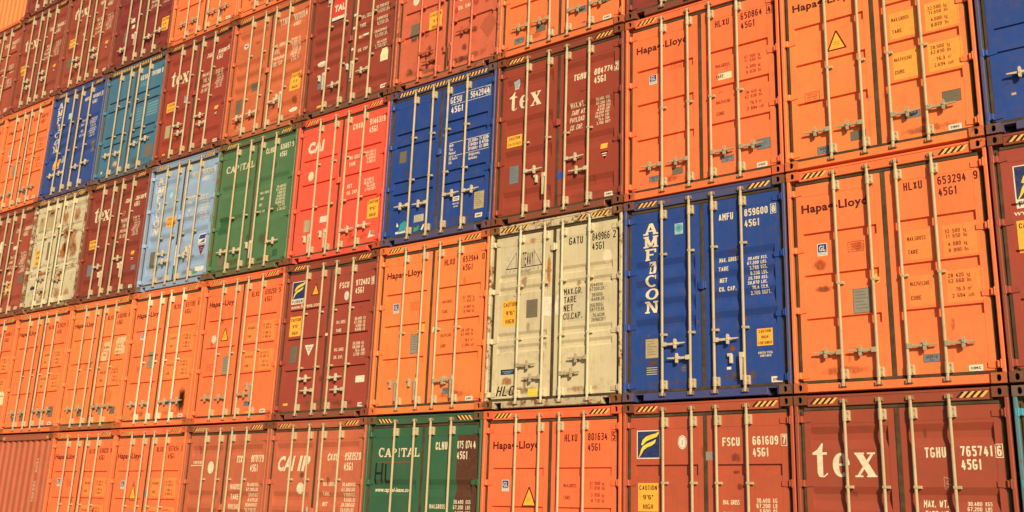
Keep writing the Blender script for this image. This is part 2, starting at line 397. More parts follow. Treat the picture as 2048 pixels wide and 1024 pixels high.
def stroke_text(s, h, t):
    """condensed stencil lettering from mitred strokes; y up, x from 0"""
    x0 = 0.; out = []; cw = h*.44
    for ch in s:
        w = max(cw*CWID.get(ch, 1.)-t, 1e-4)
        for si, path in enumerate(split_acute(STROKES[ch])):
            closed = path[-1] == 'z'; pts = [(x0+t/2+x*w, t/2+y*(h-t)) for x, y in (path[:-1] if closed else path)]
            n = len(pts); L, Rr = [], []
            for i in range(n):
                p = pts[i]; a = pts[i-1] if (i or closed) else None; b = pts[(i+1) % n] if (i < n-1 or closed) else None
                def nrm(p, q):
                    dx, dy = q[0]-p[0], q[1]-p[1]; l = math.hypot(dx, dy) or 1; return (-dy/l, dx/l), (dx/l, dy/l)
                if a and b:
                    n1, n2 = nrm(a, p)[0], nrm(p, b)[0]; mx, my = n1[0]+n2[0], n1[1]+n2[1]; l2 = mx*mx+my*my
                    k = min(2/l2 if l2 > 1e-6 else 1, 1.6); ox, oy = mx*k*t/2, my*k*t/2; q = p
                else:
                    nn, dd = nrm(a, p) if a else nrm(p, b); ox, oy = nn[0]*t/2, nn[1]*t/2; e = (t/2 if a else -t/2) if min(abs(dd[0]), abs(dd[1])) < .02 else 0
                    q = (p[0]+dd[0]*e, p[1]+dd[1]*e)
                L.append((q[0]+ox, q[1]+oy)); Rr.append((q[0]-ox, q[1]-oy))
            for i in range(n if closed else n-1):
                j = (i+1) % n; P = Poly([Rr[i], Rr[j], L[j], L[i]]); P.sub = si; out.append(P)
        x0 += cw*CWID.get(ch, 1.)+h*.13
    return out
def text(s, u, v, h, w=None, al='l', bold=.018, cond=.66, shear=0., rot=0, font='stencil'):
    """polygons in (u right, v down); u,v = baseline start; h = cap height; w = fitted width"""
    if font == 'stencil' and all(ch in STROKES for ch in s):
        fs = stroke_text(s, 1., .125+bold*1.5); k = h; cond = cond/.66*1.02
    else: fs = glyphs(s, bold); k = h/CAP
    if not fs: return []
    xs = [x for f in fs for x, y in f]; a, b = min(xs), max(xs)
    kx = w/(b-a) if w else k*cond
    off = {'l': 0, 'r': -(b-a)*kx, 'c': -(b-a)*kx/2}[al]
    out = []
    for f in fs:
        p = [((x-a)*kx+off+shear*y*k, y*k) for x, y in f]
        P = Poly([(u+y, v+x) if rot == 90 else (u+x, v-y) for x, y in p]); P.sub = getattr(f, 'sub', 0); out.append(P)
    return out
def rect(u0, v0, u1, v1): return [[(u0,v1),(u1,v1),(u1,v0),(u0,v0)]]
def outline(u0, v0, u1, v1, t): return rect(u0,v0,u1,v0+t)+rect(u0,v1-t,u1,v1)+rect(u0,v0+t,u0+t,v1-t)+rect(u1-t,v0+t,u1,v1-t)
def ell(u, v, a, b, n=20): return [[(u+a*math.cos(2*math.pi*k/n), v-b*math.sin(2*math.pi*k/n)) for k in range(n)]]
def arc(u, v, a, b, t0, t1, wa, wb=None, n=16):
    """ring sector; stroke width wa horizontally, wb vertically"""
    wb = wb or wa; out = []
    for k in range(n):
        p, q = (R(t0+(t1-t0)*x/n) for x in (k, k+1))
        o = lambda t: (u+a*math.cos(t), v-b*math.sin(t)); i = lambda t: (u+(a-wa)*math.cos(t), v-(b-wb)*math.sin(t))
        out.append([i(p), o(p), o(q), i(q)])
    return out
def stroke(x0, y0, x1, y1, w):
    """slanted stem, horizontal width w, flat ends (v down)"""
    return [[(x0-w/2,y0),(x0+w/2,y0),(x1+w/2,y1),(x1-w/2,y1)]] if y0 > y1 else stroke(x1,y1,x0,y0,w)
def serif(ch, u, v, h, w):
    """bold slab letters, baseline v"""
    s, t = w*.24, h*.13
    foot = lambda x, y: rect(x-s*.85, y-t*.5, x+s*.85, y+t*.5)
    L, Rr, top, bot, c = u+s*.6, u+w-s*.6, v-h+t*.5, v-t*.5, u+w/2
    if ch == 'I': return [(0, stroke(c,v,c,v-h,s)), (1, foot(c,bot)), (1, foot(c,top))]
    if ch == 'A': return [(0, stroke(u+s*.5,v,c-s*.1,v-h,s*.75)), (1, stroke(u+w-s*.6,v,c+s*.05,v-h,s*1.15)), (2, rect(u+w*.28,v-h*.40,u+w*.72,v-h*.27)), (3, foot(u+s*.5,bot)), (3, foot(u+w-s*.6,bot))]
    if ch == 'M': return [(0, stroke(L,v,L,v-h,s*.8)), (0, stroke(Rr,v,Rr,v-h,s*.9)), (1, stroke(c,v-h*.1,L,v-h,s)), (2, stroke(c,v-h*.1,Rr,v-h,s*.8)), (3, foot(L,bot)), (3, foot(Rr,bot)), (3, foot(L,top)), (3, foot(Rr,top))]
    if ch == 'N': return [(0, stroke(L,v,L,v-h,s*.8)), (0, stroke(Rr,v,Rr,v-h,s*.8)), (1, stroke(Rr-s*.1,v,L+s*.1,v-h,s*1.1)), (3, foot(L,bot)), (3, foot(L,top)), (3, foot(Rr,top))]
    if ch == 'F': return [(0, stroke(L+s*.3,v,L+s*.3,v-h,s*1.1)), (1, rect(u,v-h,u+w*.95,v-h+t)), (2, rect(u+w*.92-t,v-h,u+w*.95,v-h*.68)), (1, rect(L,v-h*.56,u+w*.72,v-h*.56+t)), (1, foot(L+s*.3,bot))]
    if ch == 'T': return [(0, stroke(c,v,c,v-h,s)), (1, rect(u,v-h,u+w,v-h+t)), (2, rect(u,v-h,u+t*.7,v-h*.68)), (2, rect(u+w-t*.7,v-h,u+w,v-h*.68)), (1, foot(c,bot))]
    if ch == 'L': return [(0, stroke(L+s*.3,v,L+s*.3,v-h,s)), (1, rect(u,v-t,u+w,v)), (2, rect(u+w-t*.8,v-h*.34,u+w,v)), (1, foot(L+s*.3,top))]
    if ch == 'P': return [(0, stroke(L+s*.3,v,L+s*.3,v-h,s)), (1, arc(L+s*.6,v-h*.72,w*.62,h*.28,-90,90,s*.9,t)), (1, foot(L+s*.3,bot)), (1, foot(L+s*.1,top))]
    if ch == 'C': return [(0, arc(c,v-h/2,w/2,h/2,48,312,s,t)), (1, rect(u+w*.84,v-h*.96,u+w*.93,v-h*.62))]
    if ch == 'O': return [(0, arc(c,v-h/2,w/2,h/2,0,360,s,t,24))]
    if ch == 't': return [(0, rect(u+w*.30, v-h*.66, u+w*.68, v-h*.12)), (0, [[(u+w*.30,v-h*.12),(u+w*.40,v-h*.02),(u+w*.68,v-h*.02),(u+w*.68,v-h*.12)], [(u+w*.40,v-h*.02),(u+w*.52,v),(u+w*.74,v),(u+w*.68,v-h*.02)], [(u+w*.68,v-h*.02),(u+w*.74,v),(u+w,v-h*.09),(u+w*.96,v-h*.13)]]),
        (0, rect(u, v-h*.73, u+w*.97, v-h*.66)), (0, [[(u+w*.05,v-h*.73),(u+w*.68,v-h*.73),(u+w*.68,v-h),(u+w*.60,v-h),(u+w*.36,v-h*.82)]])]
    if ch == 'e': return [(0, arc(c,v-h/2,w/2,h/2,0,312,s*1.55,t*.85,20)), (1, rect(u+s*1.2,v-h*.56,u+w-s*.3,v-h*.47))]
    if ch == 'x': return [(0, stroke(u+w-s*.75,v-t*.3,u+s*.85,v-h+t*.3,s*1.5)), (1, stroke(u+s*.6,v-t*.3,u+w-s*.6,v-h+t*.3,s*.6)), (2, rect(u,v-t*.55,u+w*.38,v)), (2, rect(u+w*.55,v-t*.55,u+w*1.03,v)), (2, rect(u,v-h,u+w*.46,v-h+t*.55)), (2, rect(u+w*.6,v-h,u+w*.98,v-h+t*.55))]
def paint(kind_pieces, prof, mats, name, parents, only=None):
    """kind_pieces: list of (layer, material index, polygons). Cuts them along the relief and lays them on it"""
    bm = bmesh.new(); ll = bm.faces.layers.int.new('L')
    for lay, mi, polys in kind_pieces:
        for p in polys:
            vs = [bm.verts.new((u-HW, 0, CH-v)) for u, v in p]
            try: f = bm.faces.new(vs)
            except ValueError: continue
            f[ll] = lay*4+getattr(p, 'sub', 0); f.material_index = mi
    if not bm.faces: bm.free(); return []
    bm.normal_update()
    zs = [v.co.z for v in bm.verts]; xs = [v.co.x for v in bm.verts]
    z0, z1, x0, x1 = min(zs), max(zs), min(xs), max(xs)
    cuts = [((0,0,CH-v), (0,0,1)) for v in sorted({p[0] for p in prof}) if z0 < CH-v < z1]
    px = [*panel_x(-1), *panel_x(1), 0.]
    cuts += [((x,0,0), (1,0,0)) for x in px if x0 < x < x1]
    for co, no in cuts:
        bmesh.ops.bisect_plane(bm, geom=bm.verts[:]+bm.edges[:]+bm.faces[:], plane_co=co, plane_no=no, dist=1e-5)
    out = {-1: MB(), 1: MB()}
    for f in bm.faces:
        c = f.calc_center_median(); s = -1 if c.x < 0 else 1
        if only: s = only
        p0, p1 = panel_x(-1 if c.x < 0 else 1); inp = p0 < c.x < p1
        pts = []
        for v in f.verts:
            # sample just inside the face so both sides of a crease get their own depth
            vz = CH-(v.co.z + (c.z-v.co.z)*1e-3)
            pts.append((v.co.x, FY + (depth_at(prof, vz) if inp else 0) - .0016 - .00025*f[ll], v.co.z))
        if f.normal.y > 0: pts.reverse()
        out[s].face(pts, f.material_index)
    bm.free()
    res = []
    for s, m in out.items():
        if m.f: res.append(link(name, m.mesh(name, [decal(k) for k in mats]), parents[s]))
    return res

# ------------------------------------------------------------------ liveries: what is painted and stuck on each container
class Con: pass
def new(): c = Con(); c.L = []; c.S = []; c.X = []; return c
def add(c, col, polys, lay=0): c.L.append((lay, col, polys))
def stick(c, name, *pieces, label=None): c.S.append((name, pieces, label))
def code(c, pre, num, chk, col, v=.475, u=(1.52,1.74,1.92,2.24,2.335), h=.105, box=True, size='45G1', su=None, dv=.145, drop=0., bold=.018):
    lim = 2.323 if pre in ('HLXU', 'FSCU') else 2.268; ck = min(u[4], lim); dl = .0 if pre == 'HLXU' else .035
    ue = min(u[3], ck-.03) if chk else u[3]
    add(c, col, text(pre, u[0]-dl, v+.008, h, u[1]-u[0], bold=bold)); add(c, col, text(num, u[2], v, h, ue-u[2], bold=bold))
    if chk:
        add(c, col, text(chk, ck, v, h, .048, bold=bold))
        if box: add(c, col, outline(ck-.018, v-h-.018, ck+.064, v+.018, .008))
    add(c, col, text(size, su or u[2], v+dv, h, .205, bold=bold))
def weights(c, col, labs, vals, h=.05, u=(1.54,2.165,2.20), lh=None, vw=.17, shear=(), bold=.016, lw=None):
    for i, (t, v) in enumerate(labs): add(c, col, text(t, u[0]-.02, v, lh or h, lw[i] if lw else min(1.755-u[0], sum(.57 if ch not in ".I '" else .39 for ch in t)*(lh or h)), cond=.66, bold=bold, shear=.25 if i in shear else 0))
    for i, (t, un, v) in enumerate(vals):
        add(c, col, text(t, u[1], v, h*.94, al='r', cond=.74, bold=bold*.6)); add(c, col, text(un, u[2], v, h*.94, cond=.62, bold=bold*.6))
def caution(c, u, v, w=.31, h=.37, lines=('CAUTION', "9'6\"", 'HIGH'), col='ochre', tilt=0):
    n = len(lines); p = [(0, col, rect(u, v, u+w, v+h))]
    for i, t in enumerate(lines):
        lh = h/n*.5; p.append((1, 'brownblack', text(t, u+w/2, v+h*(i+.5)/n+lh/2, lh, min(w*.86, .62*lh*len(t)), al='c', bold=.01)))
    stick(c, 'caution_sticker', *p)
def tri(c, u, v, w=.22, h=.23):
    g = .018
    stick(c, 'warning_triangle', (0, 'brownblack', [[(u-w/2,v+h),(u+w/2,v+h),(u+w*.04,v),(u-w*.04,v)]]),
          (1, 'ochre', [[(u-w/2+g*1.7,v+h-g),(u+w/2-g*1.7,v+h-g),(u+.003,v+g*1.8),(u-.003,v+g*1.8)]]),
          (2, 'brownblack', rect(u-.035,v+h*.60,u+.035,v+h*.615)+rect(u-.04,v+h*.70,u+.04,v+h*.715)))
def invtri(c, u, v, w=.20, h=.17, fill='black', rim='red'):
    g = .016
    stick(c, 'warning_triangle', (0, rim, [[(u-.004,v+h),(u+.004,v+h),(u+w/2,v),(u-w/2,v)]]),
          (1, fill, [[(u-.003,v+h-g*1.8),(u+.003,v+h-g*1.8),(u+w/2-g*1.6,v+g*.8),(u-w/2+g*1.6,v+g*.8)]]),
          (2, 'white' if fill == 'black' else 'grey', rect(u-.045,v+h*.22,u+.045,v+h*.32)+rect(u-.03,v+h*.42,u+.03,v+h*.52)))
def plate(c, u, v, w=.2, h=.28, col='grey', rows=6):
    d = [r for i in range(rows) for r in rect(u+w*.12, v+h*(.12+.8*i/rows), u+w*(.6+.25*((i*7)%3)/2), v+h*(.12+.8*i/rows)+h*.02)]
    stick(c, 'data_plate', (0, 'darkgrey', rect(u,v,u+w,v+h)), (1, col, rect(u+.008,v+.008,u+w-.008,v+h-.008)), (2, 'darkgrey', d))
def acep(c, u=1.61, v=2.51, w=.19, h=.10, col='bluegrey'):
    stick(c, 'inspection_plate', (0, 'darkgrey', rect(u,v,u+w,v+h)), (1, col, rect(u+.006,v+.006,u+w-.006,v+h-.006)),
          (2, 'brownblack', text('ACEP-D', u+w/2, v+h*.52, h*.34, w*.66, al='c')+text('344-2', u+w/2, v+h*.82, h*.2, w*.24, al='c')))
def maker(c, u=2.10, v=2.67, w=.15, h=.07, t='CIMC'):
    stick(c, 'maker_sticker', (0, 'white', rect(u,v,u+w,v+h)), (1, 'brownblack', text(t, u+w/2, v+h*.72, h*.42, w*.68, al='c', bold=.03)))
def label(c, u, v, w, h, col='white', name='paper_sticker', lines=0, lc='grey'):
    p = [(0, col, rect(u,v,u+w,v+h))]
    if lines: p.append((1, lc, [r for i in range(lines) for r in rect(u+w*.1, v+h*(i+.5)/lines, u+w*.85, v+h*(i+.5)/lines+h*.12/lines*2)]))
    stick(c, name, *p)
def gl(c, u=.41, v=1.0, w=.13, h=.165, t='GL'):
    stick(c, 'class_sticker', (0, 'white', rect(u,v,u+w,v+h)), (1, 'blue', rect(u+.01,v+.01,u+w-.01,v+h*.70)), (2, 'white', text(t, u+w/2, v+h*.60, h*.40, w*.62, al='c', bold=.02, font='b')),
          (1, 'skyblue', rect(u+.01,v+h*.76,u+w-.01,v+h*.80)+rect(u+.01,v+h*.87,u+w-.01,v+h*.92)))
def redbox(c, u=.80, v=1.03, w=.2, h=.135, col='line'):
    r = outline(u,v,u+w,v+h,.007)
    for i in range(3): r += text(('SHIPPER PACK', 'CONTAINER', 'KEEP CLOSED')[i], u+w/2, v+h*(.32+.25*i), h*.14, w*.7, al='c', bold=0)
    stick(c, 'notice_stencil', (0, col, r))
def rnd(c, u, v, a, b, col='white', inner=None, name='round_sticker'):
    p = [(0, col, ell(u,v,a,b))]
    if inner: p += [(1, inner, arc(u,v,a*.86,b*.86,0,360,.006)), (1, inner, text('i', u, v+b*.35, b*.7, a*.2, al='c'))]
    stick(c, name, *p)
def stain(c, u0, v0, u1, v1, col=(.06,.04,.025), a=.9, name='dirt_stain'): c.X.append((name, u0, v0, u1, v1, (*col, a)))

RB = (.125, .028, .007, .02)
HLB = [(.845,.125,.032,.006,.012), (1.396,.125,.032,.006,.012), (1.96,.125,.032,.006,.012)]
CAB = [(.85,.12,.032,.006,.012), (1.345,.12,.032,.006,.012), (1.84,.12,.032,.006,.012)]
GEB = [(.82,.11,.034,.008,.02), (1.06,.11,.034,.008,.02), (1.73,.11,.034,.008,.02), (1.96,.11,.034,.008,.02)]
GAB = [(.80,.12,.026,.045,.03), (1.01,.12,.026,.045,.03), (1.73,.12,.026,.045,.03), (1.93,.12,.026,.045,.03)]
soft = lambda *cs, h=.27: [(x-.045, h, .036, .085, .11) for x in cs]
TXB = soft(.43, 1.14, 1.70, 2.40)
AMB = soft(.955, 1.235, 1.515, 1.795, h=.235)
A2B = soft(.45, 1.12, 1.42, 1.72, 2.36, h=.25)
TCB = soft(.43, 1.27, 1.59, 2.40, h=.25)
CPB = soft(1.06, 1.70, h=.26)
TAB = soft(.36, 1.0, 1.27, 1.54, 1.81, 2.45, h=.235)

def shift(c, du):
    for i, (lay, col, polys) in enumerate(c.L):
        out = []
        for p in polys:
            P = Poly([(x+du, y) for x, y in p]); P.sub = getattr(p, 'sub', 0); out.append(P)
        c.L[i] = (lay, col, out)
    for i, (nm, pieces, lb) in enumerate(c.S):
        np_ = []
        for lay, col, polys in pieces:
            out = []
            for p in polys:
                P = Poly([(x+du, y) for x, y in p]); P.sub = getattr(p, 'sub', 0); out.append(P)
            np_.append((lay, col, out))
        c.S[i] = (nm, np_, lb)
    return c
DECAL['ochrepatch2'] = (.88, .34, .06)
def f_hl(n, chk, patch=False, w=('32 500','71 650','4 080','8 990','28 420','62 660','76.3','2 694'), glp=(.41,1.0), box=(.80,1.03), pl=(.83,1.64,.22,.31), tr=None, ac=(1.61,2.51), mk=True, boxed=False, hv=(.235,.565)):
    c = new(); c.bands = HLB; c.cap = 'hl'
    add(c, 'brownblack', text('Hapag-Lloyd', hv[0]-.01, hv[1], .104, .85, bold=.034, font='b'))
    code(c, 'HLXU', n, chk, 'brownblack', box=boxed, bold=.02)
    weights(c, 'brownblack', [('MAX.GROSS',1.125),('TARE',1.29),('MAX.PAYLOAD',1.685),('CUBE',1.857)],
            [(w[0],'kg',1.09),(w[1],'lbs',1.153),(w[2],'kg',1.248),(w[3],'lbs',1.325),(w[4],'kg',1.63),(w[5],'lbs',1.697),(w[6],'m³',1.796),(w[7],'cuft',1.874)], lh=.052, bold=.008, u=(1.54,2.125,2.16))
    if patch: stick(c, 'lettering_patch', *[(-1, 'ochrepatch2' if patch == 2 else 'ochrepatch', rect(a,b,a2,b2)) for a,b,a2,b2 in ((1.49,1.0,1.83,1.36),(1.93,.985,2.33,1.37),(1.50,1.56,1.86,1.93),(1.93,1.545,2.34,1.93))])
    if glp: gl(c, *glp)
    if box: redbox(c, *box)
    if pl: plate(c, *pl)
    if tr: tri(c, *tr)
    if ac: acep(c, *ac)
    if mk: maker(c)
    return shift(c, -.055)
DECAL['ochrepatch'] = (.87, .245, .066)
def word_tex(c, u, v, xh, k, gap, col='cream'):
    w = xh*k; x = u
    for ch, ww, hh in (('t', w*.85, xh*1.42), ('e', w*.95, xh), ('x', w*1.15, xh)):
        for lay, polys in serif(ch, x, v, hh, ww): add(c, col, polys, lay)
        x += ww+gap
    add(c, 'line', ell(x+.01, v-.02, .017, .018, 10))
def f_tex(n, chk, t=(.24,.95,.24,.76,.05), dv=0., box=True, caut=(.22,1.39,.30,.20), kick=True, wd=None, wt='MAX.WT.'):
    c = new(); c.bands = TXB; c.cap = 'b'
    word_tex(c, *t)
    code(c, 'TGHU', n, chk, 'cream', v=.71+dv, u=(1.54,1.77,1.89,2.22,2.30), h=.115, box=box, bold=.03)
    d = dv if wd is None else wd
    weights(c, 'cream', [(wt,1.17+d),('TARE WT.',1.29+d),('PAYLOAD',1.42+d),('CU. CAP.',1.55+d)],
            [('30.480','KGS',1.145+d),('67.200','LBS',1.203+d),('3.870','KGS',1.262+d),('8.530','LBS',1.320+d),('26.610','KGS',1.380+d),('58.670','LBS',1.438+d),('76.4','CUM',1.497+d),('2.700','CUFT',1.555+d)],
            h=.047, u=(1.47,2.065,2.10), lh=.085, shear=(1,3), bold=.016, lw=(.265,.265,.265,.23))
    if caut: caution(c, *caut, lines=('CAUTION', "2.9m 9'6\" HIGH"))
    if kick:
        label(c, 2.02, 1.88, .12, .085, 'ochre'); invtri(c, 2.09, 2.0); maker(c, t='CIMC')
    return c
def f_am(n, chk, v0=0., bands=AMB, wv=1.09, old=False, ph=.19, du=0.):
    c = new(); c.bands = bands; c.cap = 'b'
    for i, ch in enumerate('AMF CON'):
        v = .525+v0+i*ph; d = du
        if ch == ' ':
            add(c, 'cream', [[(.385+d,v),(.485+d,v),(.495+d,v-.17),(.395+d,v-.17)]])
            add(c, 'blue', arc(.425+d,v-.115,.03,.035,60,270,.02)+[[(.40+d,v-.035),(.425+d,v-.02),(.455+d,v-.115),(.43+d,v-.125)],[(.43+d,v-.01),(.44+d,v-.01),(.45+d,v-.075),(.435+d,v-.08)]], 1); continue
        for lay, polys in serif(ch, (.315 if ch in 'AM' else .33)+d, v, .168, .21 if ch in 'AMO' else .185): add(c, 'cream', polys, lay)
    code(c, 'AMFU', n, chk, 'cream', v=.48, u=(1.51,1.72,1.85,2.18,2.235), h=.10, bold=.024, dv=.15)
    weights(c, 'cream', [('MAX. GROSS',wv-.02),('TARE',wv+.11),('NET',wv+.26),('CU. CAP.',wv+.39)],
            [(t, un, wv+.0675*i) for i, (t, un) in enumerate((('30.480','KGS.'),('67.200','LBS.'),('3.780','KGS.'),('8.330','LBS.'),('26.700','KGS.'),('58.870','LBS.'),('76.4','CU.M.'),('2.700','CU.FT.')))],
            h=.05, u=(1.48,2.03,2.06), lh=.062, bold=.026)
    return c
def f_fs(n, chk, logo=(.25,.35,.36,.38), site=True, caut=(.27,1.06), bands=None, wd=0.):
    c = new(); c.bands = bands or HLB; c.cap = 'b'
    u, v, w, h = logo
    def band(pts, n=10):                                       # swoosh: pairs of (outer, inner) points
        return [[a1, b1, b2, a2] for (a1, b1), (a2, b2) in zip(pts, pts[1:])]
    q = lambda x, y: (u+w*x, v+h*y)
    s1 = [(q(.93,.06), q(.95,.07)), (q(.80,.12), q(.93,.14)), (q(.60,.16), q(.85,.24)), (q(.40,.22), q(.62,.31)), (q(.26,.33), q(.42,.38)), (q(.19,.50), q(.24,.53))]
    s2 = [(q(.80,.33), q(.82,.34)), (q(.66,.40), q(.78,.45)), (q(.46,.46), q(.64,.54)), (q(.28,.54), q(.44,.60)), (q(.19,.66), q(.29,.70)), (q(.14,.82), q(.20,.84)), (q(.07,.96), q(.09,.97))]
    p = [(0, 'white', rect(u,v,u+w,v+h)), (1, 'navylogo', rect(u+.014,v+.014,u+w-.014,v+h-.014)), (2, 'paleyellow', band(s1)+band(s2))]
    if site:
        p += [(0, 'white', rect(u,v+h,u+w,v+h+.085)), (1, 'navy', text('FLORENS', u+w/2, v+h+.066, .055, w*.86, al='c', bold=.02))]
        add(c, 'cream', text('www.florens.com', .25, v+h+.175, .072, .80, bold=.012))
    stick(c, 'company_sign', *p)
    code(c, 'FSCU', n, chk, 'cream', v=.585, u=(1.55,1.79,1.93,2.27,2.345), h=.11, bold=.028)
    weights(c, 'cream', [('MAX. GROSS',1.315+wd),('TARE',1.465+wd),('MAX. CARGO',1.81+wd),('CU. CAP.',1.945+wd)],
            [(t, un, v+wd) for t, un, v in (('30.480','KG',1.285),('67.200','LB',1.35),('3.900','KG',1.415),('8.600','LB',1.48),('26.580','KG',1.725),('58.600','LB',1.79),('76.4','CUM',1.855),('2.700','CUFT',1.92))], h=.056, u=(1.53,2.14,2.18), lh=.06, bold=.024)
    if caut: caution(c, *caut)
    return shift(c, -.055)
DECAL['navylogo'] = (.012, .03, .13)
def f_ge(n, chk, faded=False):
    c = new(); c.bands = GEB; c.cap = 'b'; k = 'white'
    code(c, 'GESU', n, None, k, v=.50, u=(1.45,1.70,1.86,2.20,2.26), h=.12, size=' ')
    add(c, k, text(chk, 2.215, .50, .12, .07, bold=.03)); add(c, k, outline(2.205,.365,2.30,.515,.007))
    add(c, k, text('45G1', 1.44, .69, .12, .26, bold=.026))
    for a, b in ((.345,.353), (.53,.538)): add(c, k, rect(1.44,a,2.31,b))
    z = 1.24
    for dz in (0., .245): add(c, k, rect(1.44,z+dz,2.31,z+dz+.008))
    for i, t in enumerate(('MGW','Tare','Payload')): add(c, k, text(t, 1.44, z+.075+.07*i, .052, cond=.6))
    for i, (a, b) in enumerate((('32 500kg','71 650lb'),('3 840kg','8 470lb'),('28 660kg','63 180lb'))):
        add(c, k, text(a, 2.07, z+.075+.07*i, .056, .21, al='r', bold=.03)); add(c, k, text(b, 2.30, z+.075+.07*i, .056, .20, al='r', bold=.03))
    for i, t in enumerate(('GE SeaCo','SRL')): add(c, k, text(t, 1.44, z+.315+.07*i, .05, cond=.62))
    for i, t in enumerate(('Bridgetown,','Barbados')): add(c, k, text(t, 1.88, z+.315+.07*i, .05, cond=.66))
    return c
def f_ca(n, chk, word, col='cream', bands=CAB):
    c = new(); c.bands = bands; c.cap = 'b'
    if word == 'CAI': 
        add(c, col, text('CAI', .26, .70, .20, .44, bold=.06, shear=.12, font='b'))
    else:
        add(c, col, text('CAI', .22, .86, .235, .42, bold=.04, shear=.2, font='b')); add(c, col, text('IP', .77, .86, .235, .28, bold=.04, shear=.2, font='b'))
    return c
def f_cp(n, chk, v=.66):
    c = new(); c.bands = CPB; c.cap = 'b'
    x = .25
    for ch, w in zip('CAPITAL', (.13,.14,.12,.06,.125,.14,.11)):
        for lay, polys in serif(ch, x, v, .155 if ch == 'C' else .14, w): add(c, 'cream', polys, lay)
        x += w+.013
    add(c, 'line', rect(.25,v+.075,.98,v+.085)); add(c, 'line', [[(.60,v+.115),(.635,v+.07),(.565,v+.07)]], 1)
    return c

# ------------------------------------------------------------------ one container
BARX = (-.60, -.175, .175, .60)
RUST = (.135, .056, .025)
def lerp(a, b, t): return tuple(x+(y-x)*t for x, y in zip(a, b))
GROUP = 'stacked shipping containers in the wall'
def stand(k, r):
    j = random.Random(k*31+r*7)
    return (-k*SX+SX/2+j.uniform(-.006,.006), j.uniform(-.014,.014), r*SZ+.017)
def base(k, r, lab):
    o = bpy.data.objects.new('shipping_container', None); COL.objects.link(o); o.location = stand(k, r); o.empty_display_size = .3
    o['label'] = lab; o['category'] = 'shipping container'; o['group'] = GROUP
    return o
def skeleton(t, col, rust, fmix, cmix, smix, notch, corr=False):
    cool = col[2] > col[0]; RU = (.115,.085,.05) if cool else RUST
    fc = lerp(col, RU, fmix)
    fr = link('frame', cached('frame', lambda: frame_mesh(False)), t, (*fc, min(1, rust+.25)))
    j = random.Random(int(sum(col)*9999))
    for sx in (-1, 1):
        for z in (CASZ/2, CH-CASZ/2):
            link('corner_casting', cached('casting', casting_mesh), fr, (*lerp(col, (.15,.075,.035) if cool else RUST, min(1, cmix+j.uniform(-.15,.15))), min(1, rust+.45)), (sx*(HW-CASX/2), 0, z))
    link('bottom_sill', cached(('sill', notch), lambda: sill_mesh(notch)), t, (*lerp(col, (.13,.082,.046), smix), min(1, rust+.25)))
    link('shell', cached('shell', shell_mesh), t, (*col, rust))
FAM = {'hl': dict(h=(('L',2.42),('L',2.42),('R',2.41),('R',2.41)), g=(1.55,), notch=False, fmix=.14, cmix=.50, smix=.04, tape=.36, hw=(.34,.30,.20)),
       'b': dict(h=(('R',2.08),('L',2.28),('R',2.02),('L',2.22)), g=(.92,1.60), notch=True, fmix=.42, cmix=.82, smix=.48, tape=.36, hw=(.52,.46,.34))}
BARC = (.415, .345, .22)
